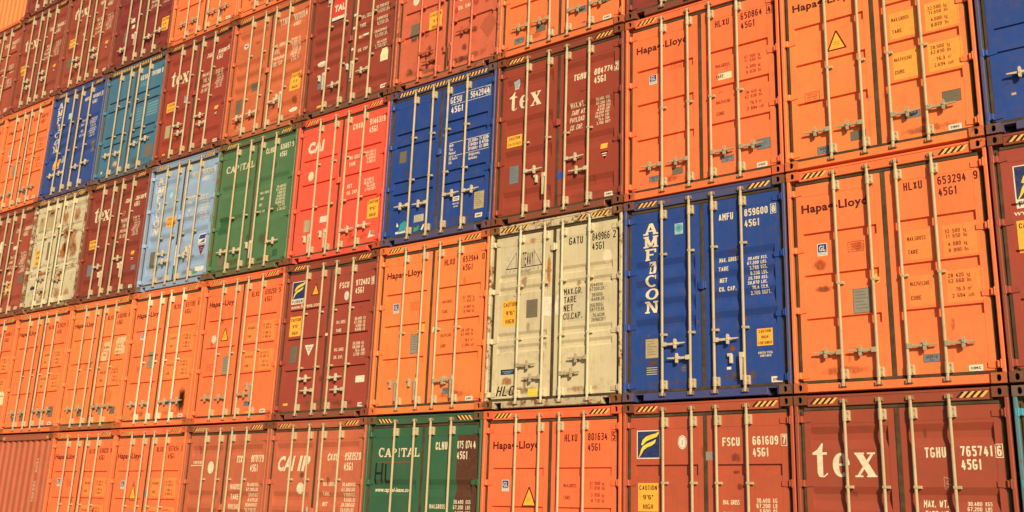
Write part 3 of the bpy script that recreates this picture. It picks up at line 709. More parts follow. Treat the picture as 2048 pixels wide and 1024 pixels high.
def build(k, r, c, col, lab, rust=.18, barc=None, h=None, g=None, tape=None, lean=1, latch=None, barx=None, **kw):
    F = dict(FAM[c.cap]); F.update(kw)
    t = base(k, r, lab)
    skeleton(t, col, rust, F['fmix'], F['cmix'], F['smix'], F['notch'])
    link('gasket', cached('gasket', gasket_mesh), t)
    prof = profile(c.bands); key = tuple(c.bands)
    doors = {}
    hz = (.29, 1.06, 1.85, 2.68)
    for s in (-1, 1):
        d = doors[s] = link('door', cached(('door', s, key), lambda: door_mesh(s, prof)), t, (*col, rust))
        for v in hz:
            hg = link('hinge', cached('hinge', hinge_mesh), d, (*lerp(col, RUST if col[0] > col[2] else col, F['fmix']*.4), rust+.1), (0, 0, CH-v))
            if s > 0: hg.scale = (-1, 1, 1)
    if latch:
        def lm():
            m = MB(); m.cbox(-.055, .06, FY-.03, FY-.004, -.05, .05, .006); m.cbox(-.02, .03, FY-.042, FY-.03, -.06, .06, .005); return m.mesh('door_latch', [STEEL])
        link('door_latch', cached('latch', lm), doors[1], (*col, rust), (0, 0, CH-latch))
    hs = h or F['h']; gs = tuple(g or F['g'])
    for x, (mode, v) in zip(barx or BARX, hs):
        bc = barc or BARC
        b = link('locking_bar', cached(('bar', gs), lambda: bar_mesh(gs)), t, (*bc, .12+rust*.3), (x, 0, 0))
        for kz in (CH-.085, .075): link('cam_keeper', cached('keeper', keeper_mesh), b, (*lerp(lerp(bc, col, .3), RUST, .45), .5), (0, 0, kz))
        link('handle', cached(('handle', mode), lambda: handle_mesh(mode)), b, (*(F['hw'] if not barc else lerp(barc, RUST, .4)), .25+rust*.3), (0, 0, CH-v))
    w = tape if tape is not None else F['tape']
    if w:
        i = HW-CASX-.025
        spans = [(-i, i)] if w > 1.5 else [(-i, -i+w), (i-w, i)]
        for q, sp in enumerate(spans): link('hazard_tape', cached(('tape', w, lean, q), lambda: tape_mesh([sp], lean)), t)
    # lettering, one mesh per leaf
    mats = sorted({x[1] for x in c.L})
    if c.L: paint([(l, mats.index(m), p) for l, m, p in c.L], prof, mats, 'lettering', doors)
    for name, pieces, lb in c.S:
        mats = sorted({x[1] for x in pieces})
        us = [p[0] for x in pieces for q in x[2] for p in q]; s = -1 if sum(us)/len(us) < HW else 1
        for o in paint([(l, mats.index(m), p) for l, m, p in pieces], prof, mats, name, doors, s):
            if lb: o['label'] = lb
    wr = random.Random(k*101+r*13+5); nw = 2 if c.cap == 'hl' else 4
    for i in range(nw):
        a, b = wr.uniform(.2, 2.0), wr.choice((wr.uniform(2.2, 2.6), wr.uniform(.3, 2.5)))
        c.X.append(('dirt_stain', a, b, a+wr.uniform(.06, .28), min(2.74, b+wr.uniform(.06, .35)), (*lerp(col, (.15,.065,.03), .75), wr.uniform(.3, .6))))
    for a in (.12, 1.26):
        if wr.random() < (.5 if c.cap == 'hl' else .85): c.X.append(('dirt_stain', a, 2.5+wr.uniform(0,.1), a+1.05, 2.742, (*lerp(col, (.17,.11,.06), .8), wr.uniform(.25, .6))))
    for name, u0, v0, u1, v1, cc in c.X:
        s = -1 if (u0+u1)/2 < HW else 1
        n = 1
        bits = [[(u0,v1),(u1,v1),(u1,v0),(u0,v0)]]
        for o in paint([(-1.3, 0, bits)] if False else [(-1, 0, bits)], prof, ['white'], name, doors, s):
            o.data.materials.clear(); o.data.materials.append(STAIN); o.color = cc
    return t
def build_blind(k, r, col, lab, rust=.2):
    """the closed front end of a container: vertical corrugations between the corner posts"""
    t = base(k, r, lab); skeleton(t, col, rust, .15, .7, .3, True)
    link('end_wall', cached('endwall', endwall_mesh), t, (*col, rust))
    def tp():
        m = MB(); y = .020
        for x in (-1.03, .93):
            for i in range(2):
                a = x+i*.055; m.face([(a,y,CH-.11),(a+.03,y,CH-.11),(a+.06,y,CH-.055),(a+.03,y,CH-.055)], 1)
        return m.mesh('hazard_tape', [decal('black'), decal('tapeyellow')])
    link('hazard_tape', cached('tape blind', tp), t)
    return t

OR = (.88, .194, .064); OR2 = (.88, .174, .062); OR3 = (.88, .212, .064)
MAR = (.30, .048, .032); MAR2 = (.225, .038, .030); NAVY = (.017, .058, .275)

# ---- column A (right edge)
c = f_tex('765 012', '4'); c.bands = TXB
build(0, 0, c, (.05, .26, .36), 'teal container at the lower right edge, only a thin strip of it in view', rust=.3)
c = f_fs('682113', '5', logo=(.285,.40,.40,.42)); plate(c, .30, 1.7); build(0, 1, c, (0.312, 0.057, 0.037), 'brick red container at the right edge with a blue and yellow square sign', h=FAM['b']['h'])
c = new(); c.bands = [(.93,.10,.024,.006,.02), (1.55,.10,.024,.006,.02), (1.86,.10,.024,.006,.02)]; c.cap = 'b'; label(c, .3, 2.42, .05, .03, 'fadedwhite', 'scuff')
build(0, 2, c, NAVY, 'dark blue container at the upper right corner of the wall, cut by the frame', h=(('L',2.2),('L',2.2),('R',2.2),('R',2.2)), rust=.3)
# ---- column B
c = f_tex('765741', '6', t=(.19,.985,.285,.76,.06), dv=.05, wd=.15, wt='MAX. WT.', caut=(.22,1.56,.36,.25))
add(c, 'fadedwhite', [[(1.69,.98),(1.695,.98),(1.70,1.12),(1.695,1.12)], [(1.69,.98),(1.76,1.0),(1.76,1.007),(1.69,.987)], [(1.76,1.0),(1.765,1.0),(1.72,1.05),(1.715,1.05)], [(1.715,1.05),(1.77,1.07),(1.77,1.077),(1.715,1.057)], [(1.765,1.07),(1.77,1.07),(1.70,1.115),(1.695,1.115)]])
build(1, 0, c, (0.302, 0.062, 0.034), 'brownish red container with big cream lettering, lowest at the right, number 765741', g=(1.10,1.95), fmix=.18, rust=.1)
c = f_hl('653294', '9', patch=True); label(c, 1.03, 1.47, .085, .12, 'ochre', 'tag'); stain(c, .20, 1.16, .56, 1.40, (.30,.085,.035), .6, 'sticker_residue'); stain(c, .24, 1.53, .58, 1.67, (.20,.07,.035), .65, 'sticker_residue'); stain(c, .70, 1.0, 1.05, 1.20, (.30,.085,.035), .35, 'sticker_residue')
stain(c, 1.17, 1.60, 1.21, 1.66, (.25,.12,.06), .8, 'tape_residue')
build(1, 1, c, OR, 'orange container number 653294 with a tall grey data plate between its two left rods', rust=.10, boxed=True)
c = f_hl('651180', '2', patch=2, w=('32.500','71.650','4.000','8.820','28.500','62.830','76.3','2.694'), glp=None, box=(.34,1.83), pl=None, tr=(.80,1.03,.27,.28), ac=(1.60,2.38), hv=(.23,.60))
stick(c, 'lettering_patch', (-1, 'ochrepatch', rect(.20,.52,.74,.67)))
acep(c, .42, 2.62, .20, .11); plate(c, .86, 2.50, .20, .13, 'darkgreyplate', 4); plate(c, 2.00, 2.22, .22, .16, 'darkgreyplate', 4)
stain(c, 1.02, 2.0, 1.2, 2.16, (.45,.25,.15), .5, 'tape_residue'); stain(c, 1.25, 1.98, 1.42, 2.18, (.5,.28,.16), .5, 'tape_residue'); stain(c, .95, 2.72, 1.08, 2.80, (.2,.1,.06), .9)
DECAL['darkgreyplate'] = (.15, .135, .10)
build(1, 2, c, OR3, 'orange container at the top right with yellowish lettering patches and a yellow warning triangle', rust=.14)
# ---- column C
c = f_fs('661609', '7', logo=(.25,.36,.36,.38), site=False, bands=[(.82,.145,.032,.006,.012),(1.535,.145,.032,.006,.012),(2.2,.145,.032,.006,.012)], wd=.01); rnd(c, .885, .53, .065, .092, 'white', 'grey')
stain(c, 1.53, .64, 1.76, .84, (.16,.04,.025), .5, 'sticker_residue'); stain(c, 1.54, .88, 1.74, .96, (.16,.04,.025), .5, 'sticker_residue'); stain(c, 1.62, 1.02, 1.75, 1.18, (.16,.04,.025), .5, 'sticker_residue')
label(c, 1.225, .66, .10, .11, 'grey', 'tape_piece'); label(c, 1.25, 1.47, .07, .12, 'white', 'paper_sticker'); label(c, 1.18,1.43,.04,.05,'line','tag')
build(2, 0, c, (0.417, 0.085, 0.044), 'light red container at the bottom with a blue square sign and number 661609', g=(1.06,1.75), rust=.12, fmix=.15)
c = f_am('859600', '8'); caution(c, 1.98, 2.03, .215, .225, ('CAUTION','HIGH','CONTAINER')); add(c, 'cream', text('CORTEN STEEL', 2.09, 2.36, .028, .20, al='c')+text('CONTAINER', 2.09, 2.40, .028, .15, al='c'))
stick(c, 'class_sticker', (0,'sky2',rect(.80,.42,.93,.58)), (1,'teal',ell(.865,.49,.052,.055)), (2,'sky2',arc(.865,.49,.04,.042,0,360,.008)+rect(.82,.555,.91,.563)))
DECAL['sky2'] = (.30, .52, .62)
plate(c, .33, 2.03, .21, .28, 'tan'); label(c, .485, 2.20, .04, .075, 'white', 'paper_sticker'); label(c, .33, 2.42, .22, .12, 'greyblue', 'notice_stencil', 4, 'white'); DECAL['greyblue'] = (.03,.05,.16)
maker(c, 2.16, 2.66, .15, .075, 'CIMC'); label(c, 1.55, 2.50, .06, .035, 'white', 'paper_sticker')
stain(c, .84, 2.38, .98, 2.58, (.16,.17,.20), .8); stain(c, .36, 1.96, .40, 2.02, (.2,.08,.03), 1, 'rust_stain'); stain(c, .31, 2.30, .58, 2.44, (.14,.07,.04), .8, 'rust_stain'); stain(c, 1.56, 2.20, 1.72, 2.32, (.2,.08,.03), .9, 'rust_stain'); stain(c, 1.74, 1.80, 1.86, 1.92, (.2,.08,.04), .9, 'rust_stain'); stain(c, 1.33,1.74,1.40,1.84,(.2,.08,.03),.9,'rust_stain'); stain(c, 1.10,1.82,1.18,1.9,(.2,.08,.03),.9,'rust_stain')
build(2, 1, c, NAVY, 'dark blue container with white slab letters down its left door, number 859600', h=(('R',2.14),('L',2.34),('R',2.14),('H',2.36)), g=(.85,2.0), latch=1.36, rust=.28, smix=.25, cmix=.8)
c = f_hl('650864', '4', boxed=True, glp=(.44,.95), box=(.80,.83), pl=None, ac=(1.58,2.47), w=('32 500','71 650','4 090','9 020','28 410','62 630','76.3','2 694'))
label(c, 1.50, 1.22, .21, .10, 'cream', 'paper_sticker'); c.L = [x for x in c.L]; acep(c, .38, 2.56, .17, .09); plate(c, .76, 2.50, .17, .11, 'darkgreyplate', 3); plate(c, 2.05, 2.33, .20, .16, 'bluegrey', 4)
build(2, 2, c, OR2, 'orange container number 650864 with a torn pale sticker above its weights', rust=.12)
c = f_tex('771205', '3'); build(2, 3, c, MAR2, 'dark maroon container at the top edge, only its bottom sill showing, right of centre', rust=.3)
# ---- column D
c = f_hl('801634', '5', boxed=True, pl=None, tr=(.92,1.12,.27,.28), glp=(.42,1.02), box=None, w=('32 500','71 650','3 950','8 710','28 550','62 940','76.3','2 694'))
label(c, .98, 1.63, .09, .12, 'ochre', 'tag')
build(3, 0, c, (.90, .160, .062), 'reddish orange container at the bottom with a large yellow triangle, number 801634', rust=.06)
c = new(); c.bands = GAB; c.cap = 'b'
add(c, 'black', rect(.30,.708,.99,.722)); add(c, 'black', [[(.30,.715),(.312,.715),(.502,.46),(.495,.46)], [(.99,.715),(.978,.715),(.832,.46),(.838,.46)]]+rect(.492,.46,.499,.715)+rect(.834,.46,.841,.715))
for i, ch in enumerate('GATEWAY'): add(c, 'black', text(ch, .525+i*.044, .70, .225, .032, bold=.0), 1)
for i, ch in enumerate('CONTAINER'): add(c, 'grey', text(ch, .29+i*.078, .775, .030, .022, bold=0), 1)
stick(c, 'lettering_patch', (-1, 'patchgrey', rect(.26,.42,1.02,.80))); DECAL['patchgrey'] = (.52,.48,.34); stick(c, 'lettering_patch', (-1, 'patchgrey', rect(1.50,1.16,2.08,1.66)))
code(c, 'GATU', '849966', '2', 'black', v=.47, u=(1.52,1.77,1.90,2.20,2.26), h=.115, box=False, bold=.012)
rnd(c, 2.16, .74, .078, .105, 'cream')
weights(c, 'black', [('MAX.GR.',1.25),('TARE',1.375),('NET',1.50),('CU.CAP.',1.625)], [(t, un, 1.17+.066*i+(.022 if i > 1 else 0)+(.022 if i > 3 else 0)+(.02 if i > 5 else 0)) for i, (t, un) in enumerate((('30480','KG'),('67200','LBS'),('3850','KG'),('8488','LBS'),('26630','KG'),('58712','LBS'),('76.4','CUM'),('2698','CUFT')))], h=.056, u=(1.43,2.03,2.04), lh=.10, bold=.006)
for q in range(1): caution(c, .26, 1.22, .30, .40)
plate(c, .72, 1.25, .21, .28, 'darkgreyplate'); label(c, .89, 1.45, .035, .07, 'white', 'paper_sticker')
stick(c, 'torn_paper', (0, 'white', [[(.99,1.24),(1.02,1.22),(1.19,1.25),(1.18,1.55),(1.08,1.52),(.99,1.56)]]), (1, 'lightpatch', rect(1.04,1.30,1.15,1.31)+rect(1.05,1.36,1.14,1.37)))
stick(c, 'torn_paper', (0, 'white', [[(1.25,1.38),(1.30,1.22),(1.42,1.18),(1.42,1.55),(1.26,1.53)]]))
stick(c, 'maker_sticker', (0, 'navy', rect(.27,2.30,.53,2.38)), (1, 'skyblue', rect(.30,2.325,.50,2.335)+rect(.33,2.35,.47,2.36)))
label(c, .80, 2.62, .17, .11, 'paleyellow', 'paper_sticker', 3, 'ochre'); add(c, 'black', text('HLC', .19, 2.705, .15, .33, bold=0, shear=.25))
stain(c, .18, 2.36, .56, 2.60, (.36,.15,.05), 1, 'rust_stain'); stain(c, .70, .22, .92, .40, (.50,.24,.09), .8, 'rust_stain'); stain(c, 1.05, .40, 1.20, 1.25, (.42,.16,.05), 1, 'rust_stain'); stain(c, .12, 2.55, 1.2, 2.745, (.34,.18,.08), .55, 'rust_stain'); stain(c, 1.26, 2.58, 2.3, 2.745, (.34,.18,.08), .5, 'rust_stain'); stain(c, 1.58, 1.0, 1.75, 1.18, (.35,.2,.1), .7, 'rust_stain'); stain(c, .9, 2.0, 1.15, 2.3, (.5,.3,.14), .5, 'rust_stain')
build(3, 1, c, (.54, .485, .325), 'cream container with black lettering and rust streaks, in the middle of the wall', h=(('R',2.26),('L',2.46),('R',2.43),('L',2.22)), g=(1.02,1.85), barc=(.51,.47,.33), barx=(-.62,-.155,.175,.655), rust=.42, smix=.25, fmix=.12, tape=.60, latch=.47, cmix=.85)
c = f_tex('804774', '2'); stick(c, 'class_sticker', (0, 'skylight', [[(.30,.43),(.42,.40),(.43,.43),(.40,.56),(.32,.57),(.31,.48)]]), (1, 'grey', text('GL', .36, .54, .07, .07, al='c', font='b'))); DECAL['skylight'] = (.42,.55,.56)
plate(c, .29, 1.92, .19, .31, 'bluegrey'); label(c, 1.24, 2.19, .10, .12, 'brightblue', 'tape_piece')
build(3, 2, c, (0.276, 0.049, 0.029), 'maroon container with cream serif letters and blue tape squares, number 804774', h=(('R',2.08),('H',2.20),('R',2.02),('L',2.24)), g=(1.58,), latch=1.36, rust=.2, smix=.5, cmix=.75)
c = f_hl('644213', '7', pl=None, tr=None, glp=None, box=None, ac=(1.60,2.38)); acep(c, .30, 2.58, .20, .11); plate(c, .74, 2.46, .20, .13, 'darkgreyplate', 4); plate(c, 2.02, 2.28, .22, .16, 'darkgreyplate', 4)
stain(c, .9, 2.50, 1.2, 2.74, (.16,.16,.28), .7); stain(c, 1.6, 2.62, 1.76, 2.72, (.12,.14,.3), .8)
build(3, 3, c, OR, 'orange container at the top edge near the centre, cut off above its handles', rust=.24, smix=.2)
# ---- column E
c = f_cp('875 074', '4'); code(c, 'CLHU', '875 074', '4', 'cream', v=.55, u=(1.52,1.76,1.93,2.24,2.25), h=.12, box=False, dv=.16, bold=.028)
add(c, 'cream', text('www.capital-lease.com', .20, 1.21, .065, .80, bold=.024)); add(c, 'black', [r for a in (stroke(.205,1.09,.215,.75,.036), stroke(.345,1.07,.355,.75,.036), rect(.225,.90,.335,.936), stroke(.44,1.07,.43,.77,.036), rect(.459,1.034,.60,1.07)) for r in a], 2)
stick(c, 'repainted_patch', (-1, 'brown', rect(1.93,.34,2.335,2.3)))
weights(c, 'cream', [('MAX.GROSS',1.46),('TARE',1.62),('NET',1.77),('CU.CAP.',1.93)], [(t, un, 1.38+.082*i) for i, (t, un) in enumerate((('30.480','KGS'),('67.200','LBS'),('3.660','KGS'),('8.070','LBS'),('26.820','KGS'),('59.130','LBS'),('76.4','CUM'),('2.700','CUFT')))], h=.062, u=(1.44,2.10,2.15), lh=.068, bold=.024)
build(4, 0, c, (.030, .112, .060), 'dark green container with a brown repainted patch, at the bottom of the wall', lean=-1, latch=1.72, fmix=.18, rust=.22, g=(1.6,))
c = f_hl('653944', '0', w=('32 500','71 650','4 080','8 990','28 420','62 660','76.3','2 694'), pl=(.86,1.58,.22,.33), glp=(.42,1.02)); label(c, 1.02, 1.40, .07, .12, 'ochre', 'tag'); label(c, 1.28, 1.50, .09, .09, 'lightpatch', 'tag')
build(4, 1, c, OR3, 'orange container number 653944 with three handles missing, left of the cream one', h=(('H',2.36),('H',2.36),('R',2.40),('H',2.36)), rust=.10)
c = f_ge('564294', '4'); plate(c, .28, 1.17, .17, .22, 'darkgreyplate', 0); rnd(c, .365, 1.29, .022, .024, 'white')
plate(c, 2.04, 2.22, .22, .31, 'tan', 7); maker(c, 2.08, 2.60, .15, .075); label(c, .72, 2.42, .22, .13, 'fadedcream', 'paper_sticker', 5); DECAL['fadedcream'] = (.5,.47,.4)
stick(c, 'torn_sticker', (0, 'white', rect(.30,2.66,.56,2.70)+[[(.32,2.49),(.36,2.55),(.35,2.58),(.31,2.56)]]), (1, 'teal', [[(.36,2.68),(.55,2.66),(.57,2.54),(.50,2.48),(.40,2.53)]])); stick(c, 'torn_sticker', (0, 'green', [[(.73,2.72),(.84,2.70),(.84,2.60),(.78,2.65),(.73,2.63)]])); stick(c, 'torn_sticker', (0, 'white', [[(.89,2.70),(.93,2.71),(.97,2.63),(.94,2.60)]]))
stick(c, 'inspection_sticker', (0, 'white', rect(1.58,2.23,1.72,2.31)), (1, 'deepblue', rect(1.60,2.25,1.70,2.265)+rect(1.60,2.28,1.70,2.29))); add(c, 'white', text('CORTEN STEEL', 1.65, 2.37, .026, .14, al='c')+text('CONTAINER', 1.65, 2.42, .026, .10, al='c'))
stain(c, 1.24, 1.0, 1.36, 1.12, (.25,.25,.22), .7, 'tape_residue')
build(4, 2, c, NAVY, 'dark blue container with boxed white code and striped tape along its whole top', tape=3, lean=.45, h=(('L',2.22),('L',2.24),('R',2.18),('R',2.18)), g=(.98,1.76), latch=1.36, rust=.2, smix=.5, fmix=.35)
c = f_ca('905512', '6', 'CAI'); rnd(c, .42, 1.13, .075, .10, 'cream'); caution(c, .78, 1.50, .30, .36, ('CAUTION','9 6','HIGH')); plate(c, .34, 1.62, .20, .27, 'darkgreyplate', 0); add(c, 'cream', text('NET',1.46,1.46,.075,.14)+text('CU. CAP',1.46,1.64,.075,.30))
for i, (a, b) in enumerate((('26.600','KG'),('58.600','LB'),('76.3','CUM'),('2.695','CUFT'))): add(c, 'cream', text(a+' '+b, 2.26, 1.37+.075*i, .06, .24, al='r'))
stick(c, 'placard_mark', (0, 'placard', [[(1.98,2.12),(2.17,2.38),(2.36,2.12),(2.17,1.84)]])); DECAL['placard'] = (.42,.10,.05)
code(c, 'CAXU', '905512', '6', 'cream')
for a in ((.62,1.78,.80,2.02),(.98,1.62,1.14,1.86),(1.33,1.52,1.5,1.76),(1.70,1.44,1.98,1.72),(2.02,1.60,2.2,1.70)): stain(c, *a, (.42,.075,.045), 1, 'repainted_patch')
for a in ((.24,1.60,.54,2.08),(.70,2.08,.92,2.44),(.80,2.36,1.06,2.62),(1.52,2.28,1.74,2.52),(1.70,2.0,2.0,2.24),(.18,2.42,.52,2.72),(.5,2.5,.72,2.74),(1.2,2.50,1.9,2.745),(.7,2.6,1.2,2.745)): stain(c, *a, (.16,.062,.032), .8, 'rust_stain')
build(4, 3, c, (.55, .130, .070), 'faded salmon red container with red rods, dark blotches and a dark diamond mark', barc=(.52,.125,.07), h=(('R',2.30),('L',2.48),('H',2.30),('L',2.10)), g=(1.35,1.85), rust=.38, smix=.5, fmix=.3, latch=1.3)
# ---- column F
c = f_ca('958352', '0', 'x', bands=TCB); code(c, 'CAXU', '958352', '0', 'cream', v=.70, u=(1.55,1.80,1.93,2.27,2.35), h=.13, box=False, dv=.17, bold=.028); rnd(c, .88, 1.17, .09, .10, 'cream'); stain(c, .80, .86, 1.0, 1.02, (.13,.085,.055), 1, 'dirt_stain')
weights(c, 'cream', [('MAX. GROSS',1.13),('TARE',1.29),('NET',1.46),('CU. CAP.',1.63)], [(t, un, 1.13+.083*i) for i, (t, un) in enumerate((('30.480','KGS'),('67.200','LBS'),('3.900','KGS'),('8.600','LBS'),('26.580','KGS'),('58.600','LBS'),('76.4','CUM'),('2.700','CUFT')))], h=.064, u=(1.48,2.12,2.14), lh=.068, bold=.02)
label(c, 1.08, 1.48, .04, .20, 'skylight', 'tape_piece'); label(c, 1.19, 1.55, .04, .15, 'white', 'tape_piece')
build(5, 0, c, (0.473, 0.125, 0.066), 'pinkish red container with slanted white letters across its left door, at the bottom', g=(1.02,), latch=1.55, fmix=.2)
c = f_fs('972482', '9', logo=(.24,.33,.37,.345), bands=[(.872,.125,.032,.006,.012),(1.42,.125,.032,.006,.012),(2.0,.125,.032,.006,.012)], wd=-.075, caut=(.265,1.0)); tri(c, .83, .42, .22, .22); rnd(c, 1.66, .74, .06, .085, 'white', 'grey'); plate(c, .28, 1.55, .20, .32, 'darkgreyplate'); invtri(c, .79, 1.56, .24, .20, 'white', 'white'); label(c, 2.04, 2.20, .22, .115, 'white'); maker(c, 2.14, 2.66); label(c, .22, 2.60, .12, .04, 'ochre', 'tag')
label(c, 1.19, 1.38, .06, .05, 'cream', 'tag'); stain(c, .15, 2.5, 2.3, 2.745, (.20,.12,.07), .35)
build(5, 1, c, (0.310, 0.057, 0.038), 'brick red container with web address, yellow warning triangle and number 972482', h=(('R',2.18),('L',2.40),('R',2.20),('L',2.42)), g=(.98,1.98), rust=.15, smix=.45, cmix=.55)
c = f_ca('914631', '9', 'CAI'); code(c, 'CAXU', '914631', '9', 'cream', v=.46, u=(1.52,1.77,1.92,2.24,2.30), h=.12, box=False, dv=.16, bold=.026); rnd(c, .42, 1.19, .075, .095, 'cream')
weights(c, 'cream', [('MAX GROSS',1.06),('TARE',1.19),('NET',1.62),('CU. CAP.',1.75)], [(t, un, v) for (t, un), v in zip((('30.480','KG'),('67.200','LB'),('3.890','KG'),('8.580','LB'),('26.590','KG'),('58.620','LB'),('76.4','CUM'),('2.700','CUFT')), (1.02,1.085,1.15,1.215,1.56,1.625,1.69,1.755))], h=.056, u=(1.47,2.06,2.08), lh=.075, bold=.022)
caution(c, 2.02, 1.93, .28, .37); plate(c, .34, 2.06, .18, .26, 'tan', 0); label(c, .78, 2.06, .20, .12, 'white')
stick(c, 'maker_sticker', (0, 'white', [[(2.08,2.66),(2.28,2.64),(2.14,2.60),(2.13,2.50)]]), (1, 'grey', [[(2.16,2.60),(2.26,2.58),(2.22,2.53),(2.15,2.54)]]))
build(5, 2, c, (.90, .100, .060), 'bright red container with white letters, between the green and the dark blue ones', h=(('H',2.42),('H',2.38),('R',2.44),('R',2.42)), g=(1.0,1.85), rust=.14, smix=.3, latch=1.42, fmix=.15)
c = new(); c.bands = TAB; c.cap = 'b'
stick(c, 'company_sign', (0, 'white', rect(.62,.38,1.03,.92)), (1, 'tred', rect(.62,.38,1.03,.82)), (1, 'navy', rect(.62,.89,1.03,.925)), (2, 'white', text('TAL', .825, .70, .13, .30, al='c', bold=.05, font='b'))); DECAL['tred'] = (.62,.05,.035)
stick(c, 'class_sticker', (0, 'white', rect(.44,.36,.56,.50)), (1, 'navy', rect(.445,.42,.555,.49)))
code(c, 'TALU', '812096', '3', 'cream', v=.42, bold=.02)
weights(c, 'cream', [('MAX. GROSS',1.06),('TARE',1.26),('NET',1.50),('CU. CAP',1.78)], [(t, un, v) for (t, un), v in zip((('32.500','KGS'),('71.650','LBS'),('3.880','KGS'),('8.550','LBS'),('28.620','KGS'),('63.100','LBS'),('76.4','CUM'),('2.700','CUFT')), (.98,1.06,1.24,1.32,1.50,1.58,1.74,1.82))], h=.066, u=(1.46,2.06,2.08), lh=.07, bold=.022)
stick(c, 'paper_sticker', (0, 'white', ell(.44,1.76,.13,.055))); plate(c, .36, 1.99, .20, .32, 'bluegrey', 6); label(c, 2.06, 1.86, .20, .28, 'lightpatch'); maker(c, 2.12, 2.62, .15, .08); label(c, 1.56, 1.42, .13, .05, 'white', 'tape_piece'); label(c, .40, 2.66, .12, .045, 'ochre', 'tag'); label(c, .74, 2.74, .09, .025, 'white', 'tape_piece')
for v in (.92, 1.2, 1.65, 2.3): label(c, 1.255, v, .06, .05, 'white', 'tape_piece')
build(5, 3, c, (0.267, 0.050, 0.031), 'maroon container with a red and white square sign, near the top centre left', h=(('H',2.05),('L',2.33),('H',2.0),('L',2.22)), g=(1.02,1.93), latch=1.44, rust=.2, smix=.85)
# ---- column G
c = new(); c.bands = TCB; c.cap = 'b'; add(c, 'cream', text('TRITON', .24, .73, .055, .30, bold=.02, shear=.15)+rect(.18,.75,.52,.765)); rnd(c, .80, .80, .09, .115, 'cream')
code(c, 'TCKU', '987873', '9', 'cream', v=.71, u=(1.58,1.82,1.96,2.26,2.31), h=.13, box=False, dv=.17, bold=.026)
weights(c, 'cream', [('MAXGROSS',1.20),('TARE',1.38),('PAYLOAD',1.56),('CU.CAP.',1.74)], [(t, un, 1.14+.09*i) for i, (t, un) in enumerate((('30.480','KGS'),('67.200','LBS'),('3.840','KGS'),('8.470','LBS'),('26.640','KGS'),('58.730','LBS'),('76.4','CUM'),('2.700','CUFT')))], h=.066, u=(1.46,2.12,2.14), lh=.10, bold=.028)
build(6, 0, c, (0.463, 0.123, 0.062), 'pinkish red container with a white oval and tiny underlined word, at the bottom', g=(1.02,), latch=1.52, fmix=.2)
c = f_hl('659250', '5', patch=True, tr=(.82,1.03,.25,.26), box=(.34,1.73), pl=(.84,1.60,.22,.36), glp=None, ac=(1.60,2.50)); rnd(c, .43, 1.23, .075, .085, 'white', 'blue', 'class_sticker')
label(c, 1.60, 2.70, .12, .03, 'ochre', 'tape_piece'); stain(c, .8, 1.95, 1.08, 2.06, (.5,.06,.03), .9)
build(6, 1, c, OR2, 'orange container number 659250 with a yellow triangle, beside the brick red one', h=(('L',2.40),('L',2.41),('R',2.38),('H',2.2)), rust=.1)
c = f_cp('826857', '5'); c.bands = soft(.98, 1.66); code(c, 'CLHU', '826857', '5', 'cream', v=.45, u=(1.52,1.77,1.92,2.22,2.30), h=.115, box=False, dv=.16, bold=.026)
weights(c, 'cream', [('MAX. GROSS',1.31),('TARE',1.43),('NET',1.56),('CU CAP',1.69)], [(t, un, 1.26+.066*i) for i, (t, un) in enumerate((('30.480','KGS'),('67.200','LBS'),('3.900','KGS'),('8.600','LBS'),('26.580','KGS'),('58.600','LBS'),('76.4','CUM'),('2.700','CUFT')))], h=.056, u=(1.46,2.10,2.12), lh=.05, bold=.024)
plate(c, .30, 2.35, .17, .32, 'darkgreyplate', 0); label(c, .40, 2.55, .04, .10, 'white', 'paper_sticker')
stick(c, 'repainted_patch', (-1, 'dgreen', rect(.20,1.62,.50,1.98)), (-1, 'dgreen', rect(.92,1.42,1.03,1.52)), (-1, 'dgreen', rect(1.13,2.10,1.19,2.38)), (-1, 'dgreen', rect(1.98,2.52,2.12,2.66))); DECAL['dgreen'] = (.022,.105,.05)
for a in ((1.4,2.0,1.9,2.5),(1.6,.6,1.95,.9),(.2,2.5,1.2,2.745),(1.3,2.6,2.2,2.745)): stain(c, *a, (.14,.075,.035), .5, 'rust_stain')
build(6, 2, c, (.070, .170, .080), 'green container in the middle left with white serif letters, number 826857', h=(('L',2.38),('L',2.40),('H',2.3),('R',2.36)), g=(1.68,), rust=.35, smix=.55, fmix=.3)
c = new(); c.bands = A2B; c.cap = 'b'; rnd(c, .42, .70, .085, .075, 'white', 'blue', 'class_sticker'); add(c, 'navy', rect(.38,.68,.46,.71), 2)
code(c, 'TTNU', '991068', '4', 'cream', v=.50, u=(1.50,1.76,1.90,2.22,2.36), h=.125, box=False, dv=.16, bold=.026)
weights(c, 'cream', [('MAX. GROSS',1.02),('TARE',1.15),('PAYLOAD',1.29),('CUB CAP',1.43)], [(t, un, .98+.066*i) for i, (t, un) in enumerate((('30.480','KG'),('67.200','LB'),('3.900','KG'),('8.600','LB'),('26.580','KG'),('58.600','LB'),('76.4','M³'),('2.700','FT³')))], h=.06, u=(1.36,2.08,2.12), lh=.085, bold=.024)
caution(c, 1.98, 1.73, .32, .40, ('CAUTION','9 6','HIGH')); plate(c, .72, 1.66, .24, .17, 'darkgreyplate', 3); plate(c, .28, 1.94, .20, .32, 'darkgreyplate', 6); stick(c, 'paper_sticker', (0, 'white', ell(2.16,2.56,.13,.05))); add(c, 'fadedwhite', text('SI', .36, 2.66, .12, .2, bold=0, shear=.5))
for a in ((2.0,2.18,2.3,2.5),(.2,2.3,.5,2.7)): stain(c, *a, (.30,.09,.04), .7, 'rust_stain')
